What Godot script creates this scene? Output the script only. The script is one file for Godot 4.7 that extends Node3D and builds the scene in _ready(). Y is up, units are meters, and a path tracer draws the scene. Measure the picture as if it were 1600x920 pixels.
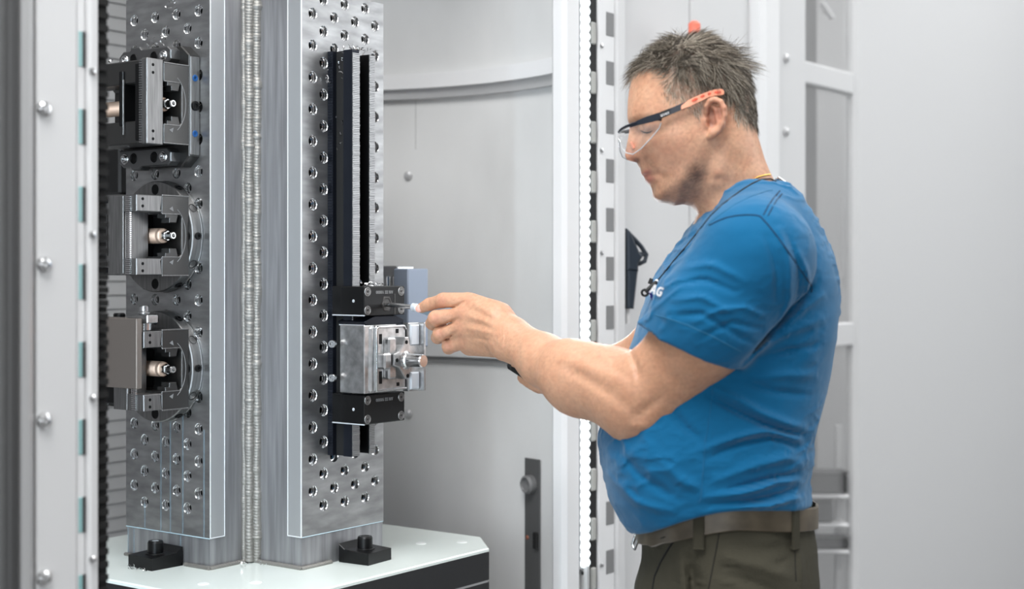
extends Node3D
# A machining cell seen through its open door: a steel clamping tower on a pallet, a man tightening a vise.
# y up, metres. EYE is the camera; U and V are the tower's two face directions.
const F := 2310.0
const EYE_Y := 1.40
const PZ := 2.05                      # distance of the man's middle plane
var Uw := Vector3(.804, 0, .595).normalized()
var Vw := Vector3(-.595, 0, .804).normalized()
var FR: Transform3D                   # the tower's frame: x = right face's normal, z = left face's normal, y from the pallet's top
var rng := RandomNumberGenerator.new()
var M := {}
var used := {}

# ---------------------------------------------------------------- places
func px(x: float, y: float, z: float) -> Vector3:
	return Vector3((x - 800.0) / F * z, EYE_Y + (425.0 - y) / F * z, -z)

func fr(u: float, y: float, v: float) -> Vector3:
	return FR * Vector3(u, y, v)

# ---------------------------------------------------------------- naming
func numbered(n: String) -> String:
	if not used.has(n):
		used[n] = 0
		return n
	used[n] += 1
	return "%s_%03d" % [n, used[n]]

func thing(called: String, label: String, category: String, at: Transform3D, group := "") -> Node3D:
	var o := Node3D.new()
	o.name = numbered(called)
	add_child(o)
	o.transform = at
	o.set_meta("label", label)
	o.set_meta("category", category)
	if group: o.set_meta("group", group)
	return o

func obj(called: String, mesh: Mesh, mat: Material, parent: Node = null, at := Transform3D()) -> MeshInstance3D:
	var o := MeshInstance3D.new()
	o.mesh = mesh
	if mat: o.material_override = mat
	if parent == null:
		o.name = numbered(called)
		add_child(o)
	else:
		o.name = called
		parent.add_child(o, true)
	o.transform = at
	return o

func tag(o: Node, label: String, category: String, group := "") -> void:
	o.set_meta("label", label)
	o.set_meta("category", category)
	if group: o.set_meta("group", group)

func struct(called: String, mesh: Mesh, mat: Material, at := Transform3D(), label := "") -> MeshInstance3D:
	var o := obj(called, mesh, mat, null, at)
	o.set_meta("kind", "structure")
	if label: o.set_meta("label", label)
	return o

func T(x: float, y: float, z: float) -> Transform3D:
	return Transform3D(Basis(), Vector3(x, y, z))

# a frame whose y axis runs along d
func along(at: Vector3, d: Vector3, hint := Vector3(0, 1, 0)) -> Transform3D:
	var y := d.normalized()
	if absf(y.dot(hint)) > .98: hint = Vector3(1, 0, 0)
	var x := y.cross(hint).normalized()
	return Transform3D(Basis(x, y, x.cross(y)), at)

# ---------------------------------------------------------------- mesh builder
class SB:
	var st := SurfaceTool.new()
	func _init() -> void:
		st.begin(Mesh.PRIMITIVE_TRIANGLES)
	func v(p: Vector3, n: Vector3, uv := Vector2()) -> void:
		st.set_normal(n); st.set_uv(uv); st.add_vertex(p)
	func tri(a: Vector3, b: Vector3, c: Vector3, out: Vector3) -> void:
		var n := (b - a).cross(c - a).normalized()
		if n.dot(out) > 0.0:
			v(a, n); v(c, n); v(b, n)
		else:
			v(a, -n); v(b, -n); v(c, -n)
	func quad(a: Vector3, b: Vector3, c: Vector3, d: Vector3, out: Vector3) -> void:
		tri(a, b, c, out); tri(a, c, d, out)
	func strip_tri(a: Vector3, b: Vector3, c: Vector3, na: Vector3, nb: Vector3, nc: Vector3) -> void:
		var n := (b - a).cross(c - a)
		if n.dot(na + nb + nc) > 0.0:
			v(a, na); v(c, nc); v(b, nb)
		else:
			v(a, na); v(b, nb); v(c, nc)
	func box(lo: Vector3, hi: Vector3, ch := .0, xf := Transform3D()) -> void:
		var c := (lo + hi) / 2.0
		var h := (hi - lo).abs() / 2.0
		ch = minf(ch, minf(h.x, minf(h.y, h.z)) * .9)
		var g := func(sx: float, sy: float, sz: float, ax: int) -> Vector3:
			var q := Vector3(sx * (h.x - (0.0 if ax == 0 else ch)), sy * (h.y - (0.0 if ax == 1 else ch)), sz * (h.z - (0.0 if ax == 2 else ch)))
			return xf * (c + q)
		var B := xf.basis
		for s in [-1.0, 1.0]:
			quad(g.call(s, -1, -1, 0), g.call(s, 1, -1, 0), g.call(s, 1, 1, 0), g.call(s, -1, 1, 0), B * Vector3(s, 0, 0))
			quad(g.call(-1, s, -1, 1), g.call(1, s, -1, 1), g.call(1, s, 1, 1), g.call(-1, s, 1, 1), B * Vector3(0, s, 0))
			quad(g.call(-1, -1, s, 2), g.call(1, -1, s, 2), g.call(1, 1, s, 2), g.call(-1, 1, s, 2), B * Vector3(0, 0, s))
		if ch <= 0.0: return
		for s in [-1.0, 1.0]:
			for t in [-1.0, 1.0]:
				quad(g.call(s, t, -1, 0), g.call(s, t, 1, 0), g.call(s, t, 1, 1), g.call(s, t, -1, 1), B * Vector3(s, t, 0))
				quad(g.call(s, -1, t, 0), g.call(s, 1, t, 0), g.call(s, 1, t, 2), g.call(s, -1, t, 2), B * Vector3(s, 0, t))
				quad(g.call(-1, s, t, 1), g.call(1, s, t, 1), g.call(1, s, t, 2), g.call(-1, s, t, 2), B * Vector3(0, s, t))
				for r in [-1.0, 1.0]:
					tri(g.call(s, t, r, 0), g.call(s, t, r, 1), g.call(s, t, r, 2), B * Vector3(s, t, r))
	# outline in the xy plane pushed from z0 to z1, with a bevel of ch at the z1 end
	func extrude(pts: PackedVector2Array, z0: float, z1: float, xf := Transform3D(), ch := .0) -> void:
		if Geometry2D.is_polygon_clockwise(pts): pts.reverse()
		var n := pts.size()
		var top := pts
		var dirz := signf(z1 - z0)
		if ch > 0.0:
			var off := Geometry2D.offset_polygon(pts, -ch, Geometry2D.JOIN_MITER)
			if off.size() and off[0].size() == n:
				top = off[0]
				var best := 0
				for k in n:
					if top[k].distance_to(pts[0]) < top[best].distance_to(pts[0]): best = k
				var re := PackedVector2Array()
				for k in n: re.append(top[(best + k) % n])
				top = re
			else:
				ch = 0.0
		var zc := z1 - dirz * ch
		var ix := Geometry2D.triangulate_polygon(pts)
		for k in range(0, ix.size(), 3):
			var a := pts[ix[k]]; var b := pts[ix[k + 1]]; var c := pts[ix[k + 2]]
			tri(xf * Vector3(a.x, a.y, z0), xf * Vector3(b.x, b.y, z0), xf * Vector3(c.x, c.y, z0), xf.basis * Vector3(0, 0, -dirz))
			a = top[ix[k]]; b = top[ix[k + 1]]; c = top[ix[k + 2]]
			tri(xf * Vector3(a.x, a.y, z1), xf * Vector3(b.x, b.y, z1), xf * Vector3(c.x, c.y, z1), xf.basis * Vector3(0, 0, dirz))
		for k in n:
			var a := pts[k]; var b := pts[(k + 1) % n]
			var o := xf.basis * Vector3(b.y - a.y, a.x - b.x, 0)
			quad(xf * Vector3(a.x, a.y, z0), xf * Vector3(b.x, b.y, z0), xf * Vector3(b.x, b.y, zc), xf * Vector3(a.x, a.y, zc), o)
			if ch > 0.0:
				var c := top[k]; var d := top[(k + 1) % n]
				quad(xf * Vector3(a.x, a.y, zc), xf * Vector3(b.x, b.y, zc), xf * Vector3(d.x, d.y, z1), xf * Vector3(c.x, c.y, z1), o.normalized() + xf.basis * Vector3(0, 0, dirz))
	# profile of (radius, height) turned round y; flat along the profile, smooth around
	func lathe(prof: PackedVector2Array, seg: int, xf := Transform3D(), inward := false) -> void:
		for k in prof.size() - 1:
			var a := prof[k]; var b := prof[k + 1]
			var d := (b - a)
			if d.length() < 1e-7: continue
			var pn := Vector2(d.y, -d.x).normalized()
			if inward: pn = -pn
			for s in seg:
				var t0 := TAU * s / seg; var t1 := TAU * (s + 1) / seg
				var e0 := Vector3(cos(t0), 0, sin(t0)); var e1 := Vector3(cos(t1), 0, sin(t1))
				var n0 := (xf.basis * (e0 * pn.x + Vector3(0, pn.y, 0))).normalized()
				var n1 := (xf.basis * (e1 * pn.x + Vector3(0, pn.y, 0))).normalized()
				var p00 := xf * (e0 * a.x + Vector3(0, a.y, 0)); var p01 := xf * (e1 * a.x + Vector3(0, a.y, 0))
				var p10 := xf * (e0 * b.x + Vector3(0, b.y, 0)); var p11 := xf * (e1 * b.x + Vector3(0, b.y, 0))
				if a.x > 1e-6: strip_tri(p00, p01, p11, n0, n1, n1)
				if b.x > 1e-6: strip_tri(p00, p11, p10, n0, n1, n0)
	func cyl(r: float, y0: float, y1: float, seg: int, xf := Transform3D(), ch := .0) -> void:
		lathe(PackedVector2Array([Vector2(0, y0), Vector2(r - ch, y0), Vector2(r, y0 + ch), Vector2(r, y1 - ch), Vector2(r - ch, y1), Vector2(0, y1)]), seg, xf)
	# socket head screw: head of radius r from 0 to h with a hexagon socket
	func screw(r: float, h: float, xf := Transform3D(), seg := 20) -> void:
		lathe(PackedVector2Array([Vector2(r, 0), Vector2(r, h * .85), Vector2(r * .88, h), Vector2(r * .56, h)]), seg, xf)
		lathe(PackedVector2Array([Vector2(r * .56, h), Vector2(r * .5, h * .95), Vector2(r * .5, h * .35), Vector2(0, h * .3)]), 6, xf)
	func tube(pts: PackedVector3Array, rad: PackedFloat32Array, seg: int, caps := true) -> void:
		var n := pts.size()
		var x := Vector3()
		var rings: Array = []
		var nors: Array = []
		for k in n:
			var d := (pts[mini(k + 1, n - 1)] - pts[maxi(k - 1, 0)]).normalized()
			if k == 0:
				x = d.cross(Vector3(0, 1, 0) if absf(d.y) < .9 else Vector3(1, 0, 0)).normalized()
			x = (x - d * x.dot(d)).normalized()
			var y := d.cross(x)
			var r: float = rad[mini(k, rad.size() - 1)]
			var ring := PackedVector3Array(); var nor := PackedVector3Array()
			for s in seg:
				var t := TAU * s / seg
				var e := x * cos(t) + y * sin(t)
				ring.append(pts[k] + e * r); nor.append(e)
			rings.append(ring); nors.append(nor)
		for k in n - 1:
			for s in seg:
				var s1 := (s + 1) % seg
				strip_tri(rings[k][s], rings[k][s1], rings[k + 1][s1], nors[k][s], nors[k][s1], nors[k + 1][s1])
				strip_tri(rings[k][s], rings[k + 1][s1], rings[k + 1][s], nors[k][s], nors[k + 1][s1], nors[k + 1][s])
		if caps:
			for k in [0, n - 1]:
				var d: Vector3 = (pts[0] - pts[1]) if k == 0 else (pts[n - 1] - pts[n - 2])
				for s in seg:
					tri(pts[k], rings[k][s], rings[k][(s + 1) % seg], d)
	func done() -> ArrayMesh:
		return st.commit()

func box_mesh(lo: Vector3, hi: Vector3, ch := .0, xf := Transform3D()) -> ArrayMesh:
	var b := SB.new()
	b.box(lo, hi, ch, xf)
	return b.done()

func cyl_mesh(r: float, y0: float, y1: float, seg: int, xf := Transform3D(), ch := .0) -> ArrayMesh:
	var b := SB.new()
	b.cyl(r, y0, y1, seg, xf, ch)
	return b.done()

func screw_mesh(r: float, h: float, xf := Transform3D()) -> ArrayMesh:
	var b := SB.new()
	b.screw(r, h, xf)
	return b.done()

func circle(c: Vector2, r: float, n: int, a0 := .0, a1 := TAU) -> PackedVector2Array:
	var out := PackedVector2Array()
	for k in n: out.append(c + Vector2.from_angle(a0 + (a1 - a0) * k / (n if is_equal_approx(a1 - a0, TAU) else n - 1)) * r)
	return out

# ---------------------------------------------------------------- materials
func noise_tex(freq: float, lo: float, hi: float, sd: int, size := 512, oct := 4, kind := FastNoiseLite.TYPE_SIMPLEX_SMOOTH) -> NoiseTexture2D:
	var n := FastNoiseLite.new()
	n.noise_type = kind
	n.seed = sd
	n.frequency = freq
	n.fractal_octaves = oct
	var t := NoiseTexture2D.new()
	t.width = size; t.height = size
	t.seamless = true
	t.noise = n
	var g := Gradient.new()
	g.set_color(0, Color(lo, lo, lo)); g.set_color(1, Color(hi, hi, hi))
	t.color_ramp = g
	return t

func mat(called: String, col: Color, rough := .5, metal := .0, spec := .5) -> StandardMaterial3D:
	var m := StandardMaterial3D.new()
	m.resource_name = called
	m.albedo_color = col
	m.roughness = rough
	m.metallic = metal
	m.metallic_specular = spec
	return m

func tri_scale(m: StandardMaterial3D, s: Vector3, world := false) -> StandardMaterial3D:
	m.uv1_triplanar = true
	m.uv1_world_triplanar = world
	m.uv1_scale = s
	return m

func materials() -> void:
	var smudge := noise_tex(.012, .8, 1.0, 3)
	var grain := noise_tex(.05, .0, 1.0, 5)
	var fine := noise_tex(.2, .0, 1.0, 9)
	var rough_n := noise_tex(.01, .78, 1.0, 11)
	# machined steel: streaks across (uv stretched), smudges in the gloss
	M.steel = tri_scale(mat("machined steel", Color(.66, .66, .66), .42, 1.0), Vector3(2, 26, 2))
	M.steel.albedo_texture = noise_tex(.012, .84, 1.0, 3)
	M.steel.roughness_texture = rough_n
	M.plate_steel = tri_scale(mat("milled plate steel", Color(.72, .72, .72), .5, .95), Vector3(3, 11, 3))
	M.plate_steel.albedo_texture = noise_tex(.008, .80, 1.0, 21)
	M.plate_steel.roughness_texture = rough_n
	M.side_steel = tri_scale(mat("sawn beam steel", Color(.68, .68, .69), .6, .75), Vector3(14, .7, 14))
	M.side_steel.albedo_texture = noise_tex(.010, .80, 1.0, 31)
	M.side_steel.roughness_texture = rough_n
	M.edge_steel = mat("milled edge steel", Color(.86, .88, .90), .55, .75)
	M.strip = mat("milled edge strip", Color(.68, .685, .69), .5, .6)
	M.rim_white = mat("bright milled rim", Color(.92, .93, .94), .4, .3)
	M.wet = mat("coolant film", Color(.72, .82, .86), .15, .0)
	M.run = mat("coolant run", Color(.62, .74, .80, .28), .3)
	M.run.transparency = BaseMaterial3D.TRANSPARENCY_ALPHA
	M.block = tri_scale(mat("brushed block steel", Color(.62, .58, .55), .5, .7), Vector3(60, 60, 60))
	M.block.albedo_texture = noise_tex(.03, .7, 1.0, 33)
	M.bright = mat("bright steel", Color(.82, .82, .82), .22, 1.0)
	M.jaw = tri_scale(mat("ground jaw steel", Color(.58, .575, .57), .40, .9), Vector3(30, 2, 30))
	M.jaw.albedo_texture = smudge
	M.alu = tri_scale(mat("milled aluminium", Color(.80, .80, .80), .30, .95), Vector3(9, 9, 9))
	M.alu.albedo_texture = noise_tex(.01, .78, 1.0, 41)
	M.dark = tri_scale(mat("dark vise steel", Color(.30, .295, .29), .36, .8), Vector3(8, 8, 8))
	M.dark.roughness_texture = rough_n
	M.black = mat("black oxide steel", Color(.045, .045, .048), .38, .4)
	M.blue_black = mat("blued rail steel", Color(.10, .115, .15), .4, .6)
	M.pit = mat("deep dark steel", Color(.05, .05, .05), .5, .6)
	M.weld = tri_scale(mat("weld bead", Color(.60, .59, .57), .5, .7), Vector3(30, 30, 30))
	M.weld.heightmap_enabled = true
	M.weld.heightmap_texture = grain
	M.weld.heightmap_scale = .025
	M.copper = mat("greased brass spindle", Color(.90, .78, .69), .4, .35)
	M.blue = mat("blue plug", Color(.10, .32, .55), .4, .0)
	M.mark = mat("laser mark", Color(.50, .50, .50), .6, .0)
	M.white_mark = mat("white lettering", Color(.85, .85, .85), .6, .0)
	M.pallet = tri_scale(mat("pallet top under coolant", Color(.89, .92, .90), .16, .0), Vector3(3, 3, 3))
	M.pallet.roughness_texture = noise_tex(.01, .6, 1.0, 51)
	M.pallet_side = tri_scale(mat("milled pallet side", Color(.20, .20, .205), .42, .6), Vector3(60, 60, 60))
	M.pallet_side.heightmap_enabled = true
	M.pallet_side.heightmap_texture = fine
	M.pallet_side.heightmap_scale = .03
	M.seam = mat("white seam", Color(.7, .7, .7), .4, .3)
	M.plug = mat("white dot", Color(.93, .94, .93), .3)
	M.white = mat("white paint", Color(.86, .86, .86), .45)
	M.white2 = mat("pale grey paint", Color(.80, .80, .80), .42)
	M.cabin = tri_scale(mat("cabin sheet", Color(.85, .85, .845), .45, .05), Vector3(1.2, .6, 1.2))
	M.cabin.albedo_texture = noise_tex(.006, .93, 1.0, 61)
	M.rib = mat("ribbed cover sheet", Color(.62, .62, .62), .45, .1)
	M.profile = mat("brushed aluminium profile", Color(.78, .78, .78), .4, .6)
	M.rubber = mat("black rubber", Color(.03, .03, .03), .7)
	M.brush = mat("black brush strip", Color(.035, .035, .035), .85)
	M.slot = mat("dark slot", Color(.24, .24, .24), .5)
	M.teal = mat("teal pane", Color(.52, .68, .68), .25)
	M.slot_pale = mat("grey slot", Color(.47, .47, .47), .5)
	M.seal_pad = mat("pale seal pad", Color(.66, .66, .64), .6)
	M.mid = tri_scale(mat("grey phosphated steel", Color(.44, .44, .44), .36, .85), Vector3(8, 8, 8))
	M.grey = mat("mid grey plastic", Color(.50, .50, .50), .5)
	M.scanner = mat("dark blue plastic", Color(.09, .13, .17), .5)
	M.red = mat("red beacon lens", Color(.90, .46, .37), .45)
	M.floor = tri_scale(mat("sealed concrete floor", Color(.50, .50, .50), .5), Vector3(1, 1, 1))
	M.floor.albedo_texture = noise_tex(.02, .8, 1.0, 71)
	M.hall = mat("hall wall paint", Color(.80, .80, .80), .7)
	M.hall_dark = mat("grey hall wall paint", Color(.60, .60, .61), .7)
	M.glass = mat("window glass", Color(1, 1, 1, .06), .05)
	M.glass.transparency = BaseMaterial3D.TRANSPARENCY_ALPHA
	M.lens = mat("clear lens", Color(1, 1, 1, .05), .03)
	M.lens.transparency = BaseMaterial3D.TRANSPARENCY_ALPHA
	M.led = mat("led dome", Color(1, 1, 1), .4)
	M.led.emission_enabled = true
	M.led.emission = Color(.92, .97, 1.0)
	M.led.emission_energy_multiplier = 3.0
	M.pane_glow = mat("added glow pane", Color(1, 1, 1), .5)
	M.pane_glow.emission_enabled = true
	M.pane_glow.emission = Color(.96, .98, 1)
	M.pane_glow.emission_energy_multiplier = 1.0
	M.panel = mat("luminaire diffuser", Color(1, 1, 1), .5)
	M.panel.emission_enabled = true
	M.panel.emission = Color(1, 1, 1)
	M.panel.emission_energy_multiplier = 2.5
	# the man
	M.skin = tri_scale(mat("skin", Color(1, 1, 1), .5, .0, .5), Vector3(9, 9, 9))
	M.skin.vertex_color_use_as_albedo = true
	M.skin.subsurf_scatter_enabled = true
	M.skin.subsurf_scatter_strength = .12
	M.skin.heightmap_enabled = true
	M.skin.heightmap_texture = noise_tex(.09, .0, 1.0, 81)
	M.skin.heightmap_scale = .012
	M.skin.albedo_texture = noise_tex(.03, .86, 1.0, 83)
	M.shirt = tri_scale(mat("blue cotton jersey", Color(.015, .36, .53), .85, .0, .3), Vector3(14, 14, 14))
	M.shirt.rim_enabled = true
	M.shirt.rim = .45
	M.shirt.rim_tint = .1
	M.shirt.heightmap_enabled = true
	M.shirt.heightmap_texture = noise_tex(.16, .0, 1.0, 91)
	M.shirt.heightmap_scale = .025
	M.shirt_light = mat("stitching thread", Color(.16, .42, .56), .9)
	M.seam_thread = mat("shirt seam", Color(.02, .13, .24), .9)
	M.trouser = tri_scale(mat("dark olive cotton", Color(.25, .24, .20), .9, .0, .3), Vector3(14, 14, 14))
	M.trouser.heightmap_enabled = true
	M.trouser.heightmap_texture = noise_tex(.05, .0, 1.0, 93)
	M.trouser.heightmap_scale = .06
	M.trouser_seam = mat("trouser seam", Color(.05, .05, .04), .9)
	M.belt = tri_scale(mat("worn brown leather", Color(.44, .395, .325), .34), Vector3(6, 6, 6))
	M.belt.albedo_texture = noise_tex(.006, .6, 1.0, 95)
	M.hair = mat("hair", Color(1, 1, 1), .55, .0, .4)
	M.hair.vertex_color_use_as_albedo = true
	M.navy = mat("navy temple plastic", Color(.05, .075, .13), .4)
	M.orange = mat("orange rubber tip", Color(.98, .66, .53), .5)
	M.orange_deep = mat("orange recess", Color(.88, .36, .25), .6)
	M.gold = mat("gold chain", Color(.85, .68, .38), .25, 1.0)
	M.cord = mat("black cord", Color(.025, .025, .025), .6)
	M.nail = mat("fingernail", Color(.86, .66, .60), .3)
	M.eye = mat("eye", Color(.80, .78, .76), .15)
	M.lash = mat("lash", Color(.10, .07, .06), .7)
	M.shoe = mat("black shoe leather", Color(.04, .04, .04), .4)
	M.handle = mat("grey driver handle", Color(.55, .62, .67), .35)
	M.cobalt = mat("blue badge clip", Color(.03, .05, .35), .3)

# ---------------------------------------------------------------- scene
func _ready() -> void:
	rng.seed = 7
	var cam := Camera3D.new()
	cam.name = "camera"
	var lens := CameraAttributesPhysical.new()
	lens.frustum_focal_length = 52.0
	lens.frustum_near = .05
	lens.frustum_far = 60.0
	lens.frustum_focus_distance = 2.28
	lens.exposure_aperture = 3.2
	cam.attributes = lens
	add_child(cam)
	cam.position = Vector3(0, EYE_Y, 0)
	cam.near = .05
	cam.far = 60.0
	cam.projection = Camera3D.PROJECTION_FRUSTUM
	cam.size = 920.0 / F * cam.near
	cam.frustum_offset = Vector2(0, -35.0 / F * cam.near)
	cam.current = true
	var we := WorldEnvironment.new()
	we.name = "environment"
	var e := Environment.new()
	e.background_mode = Environment.BG_COLOR
	e.background_color = Color(.55, .57, .60)
	e.tonemap_mode = Environment.TONE_MAPPER_LINEAR
	e.tonemap_exposure = 1.0
	e.sdfgi_enabled = true
	e.ssao_enabled = true
	e.ssil_enabled = true
	we.environment = e
	add_child(we)
	FR = Transform3D(Basis(Uw, Vector3.UP, Vw), Vector3(-.406, EYE_Y - .47, -2.478))
	materials()
	hall()
	cabin()
	door_frame_near()
	door_frame_far()
	outside_panels()
	pallet()
	tower()
	vises()
	rail_vise()
	clamps()
	driver()
	chips()
	person()

# ---------------------------------------------------------------- the hall and its lamps
func luminaire(at: Vector3, sx: float, sz: float, energy: float, label: String, tilt := Vector3(0, -1, 0)) -> void:
	var xf := along(at, -tilt, Vector3(0, 0, 1))
	var t := thing("ceiling_luminaire", label, "ceiling light", xf, "hall ceiling lights")
	var b := SB.new()
	b.box(Vector3(-sx / 2 - .04, .0, -sz / 2 - .04), Vector3(sx / 2 + .04, .06, sz / 2 + .04), .005)
	obj("housing", b.done(), M.white, t)
	obj("light_diffuser", box_mesh(Vector3(-sx / 2, -.012, -sz / 2), Vector3(sx / 2, .0, sz / 2)), M.panel, t)
	var l := AreaLight3D.new()
	l.name = "lamp"
	l.area_size = Vector2(sx, sz)
	l.light_energy = energy
	l.area_range = 14.0
	l.area_attenuation = 2.0
	l.shadow_enabled = true
	t.add_child(l)
	l.transform = Transform3D(Basis(Vector3(1, 0, 0), -PI / 2), Vector3(0, -.02, 0))

func added_window(label: String, xf: Transform3D, energy: float) -> void:
	var wd := thing("added_window", label, "window", xf, "added fill windows")
	obj("added_glow_pane", box_mesh(Vector3(-1.2, 0, -.005), Vector3(1.2, 1.8, .0)), M.pane_glow, wd)  # glowing pane added as fill light
	for xx in [-1.22, -.4, .4, 1.22]:
		obj("window_bar", box_mesh(Vector3(xx - .025, -.04, -.005), Vector3(xx + .025, 1.84, .03), .004), M.white, wd)
	for yy in [-.03, 1.83]:
		obj("window_frame", box_mesh(Vector3(-1.24, yy - .03, -.005), Vector3(1.24, yy + .03, .03), .004), M.white, wd)
	var wl := AreaLight3D.new()
	wl.name = "fill_light"
	wl.area_size = Vector2(2.4, 1.8)
	wl.light_energy = energy
	wl.light_color = Color(.96, .98, 1.0)
	wl.area_range = 14.0
	wl.shadow_enabled = true
	wd.add_child(wl)
	wl.transform = Transform3D(Basis(Vector3.UP, PI), Vector3(0, .9, .04))

# a frame whose -z axis looks along d
func along_z(at: Vector3, d: Vector3) -> Transform3D:
	return Transform3D(Basis.looking_at(d, Vector3.UP), at)

func hall() -> void:
	var k := .12
	struct("floor", box_mesh(Vector3(-4, -k, -6.2), Vector3(4.5, 0, 3.2)), M.floor)
	struct("ceiling", box_mesh(Vector3(-4, 3.6, -6.2), Vector3(4.5, 3.6 + k, 3.2)), M.hall)
	struct("wall_back", box_mesh(Vector3(-4, 0, -6.2 - k), Vector3(4.5, 3.6, -6.2)), M.hall)
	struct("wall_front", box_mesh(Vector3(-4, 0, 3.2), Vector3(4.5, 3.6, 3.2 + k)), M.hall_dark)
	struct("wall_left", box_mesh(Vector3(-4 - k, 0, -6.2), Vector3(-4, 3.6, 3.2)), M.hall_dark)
	struct("wall_right", box_mesh(Vector3(4.5, 0, -6.2), Vector3(4.5 + k, 3.6, 3.2)), M.hall)
	luminaire(Vector3(-.5, 3.5, -.6), 1.2, 2.0, 9.0, "white ceiling panel light above the camera side of the machine")
	luminaire(Vector3(1.8, 3.5, -2.0), 1.2, 2.4, 2.4, "white ceiling panel light above the man's back")
	luminaire(Vector3(1.6, 3.5, -4.2), 2.4, 1.2, 2.4, "white ceiling panel light over the back of the hall")
	# unseen windows added for light: right wall for steel and back, rear for fill
	added_window("added unseen bright window with white bars in the hall's right wall", Transform3D(Basis(Vector3.UP, -PI / 2), Vector3(4.49, 1.3, -3.0)), 3.0)
	added_window("added unseen bright window with white bars in the wall behind the camera", Transform3D(Basis(Vector3.UP, PI), Vector3(-1.2, .8, 3.19)), 8.3)
	luminaire(Vector3(-.6, 3.5, -2.9), .9, .9, 1.8, "white ceiling panel light straight over the clamping tower")

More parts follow.
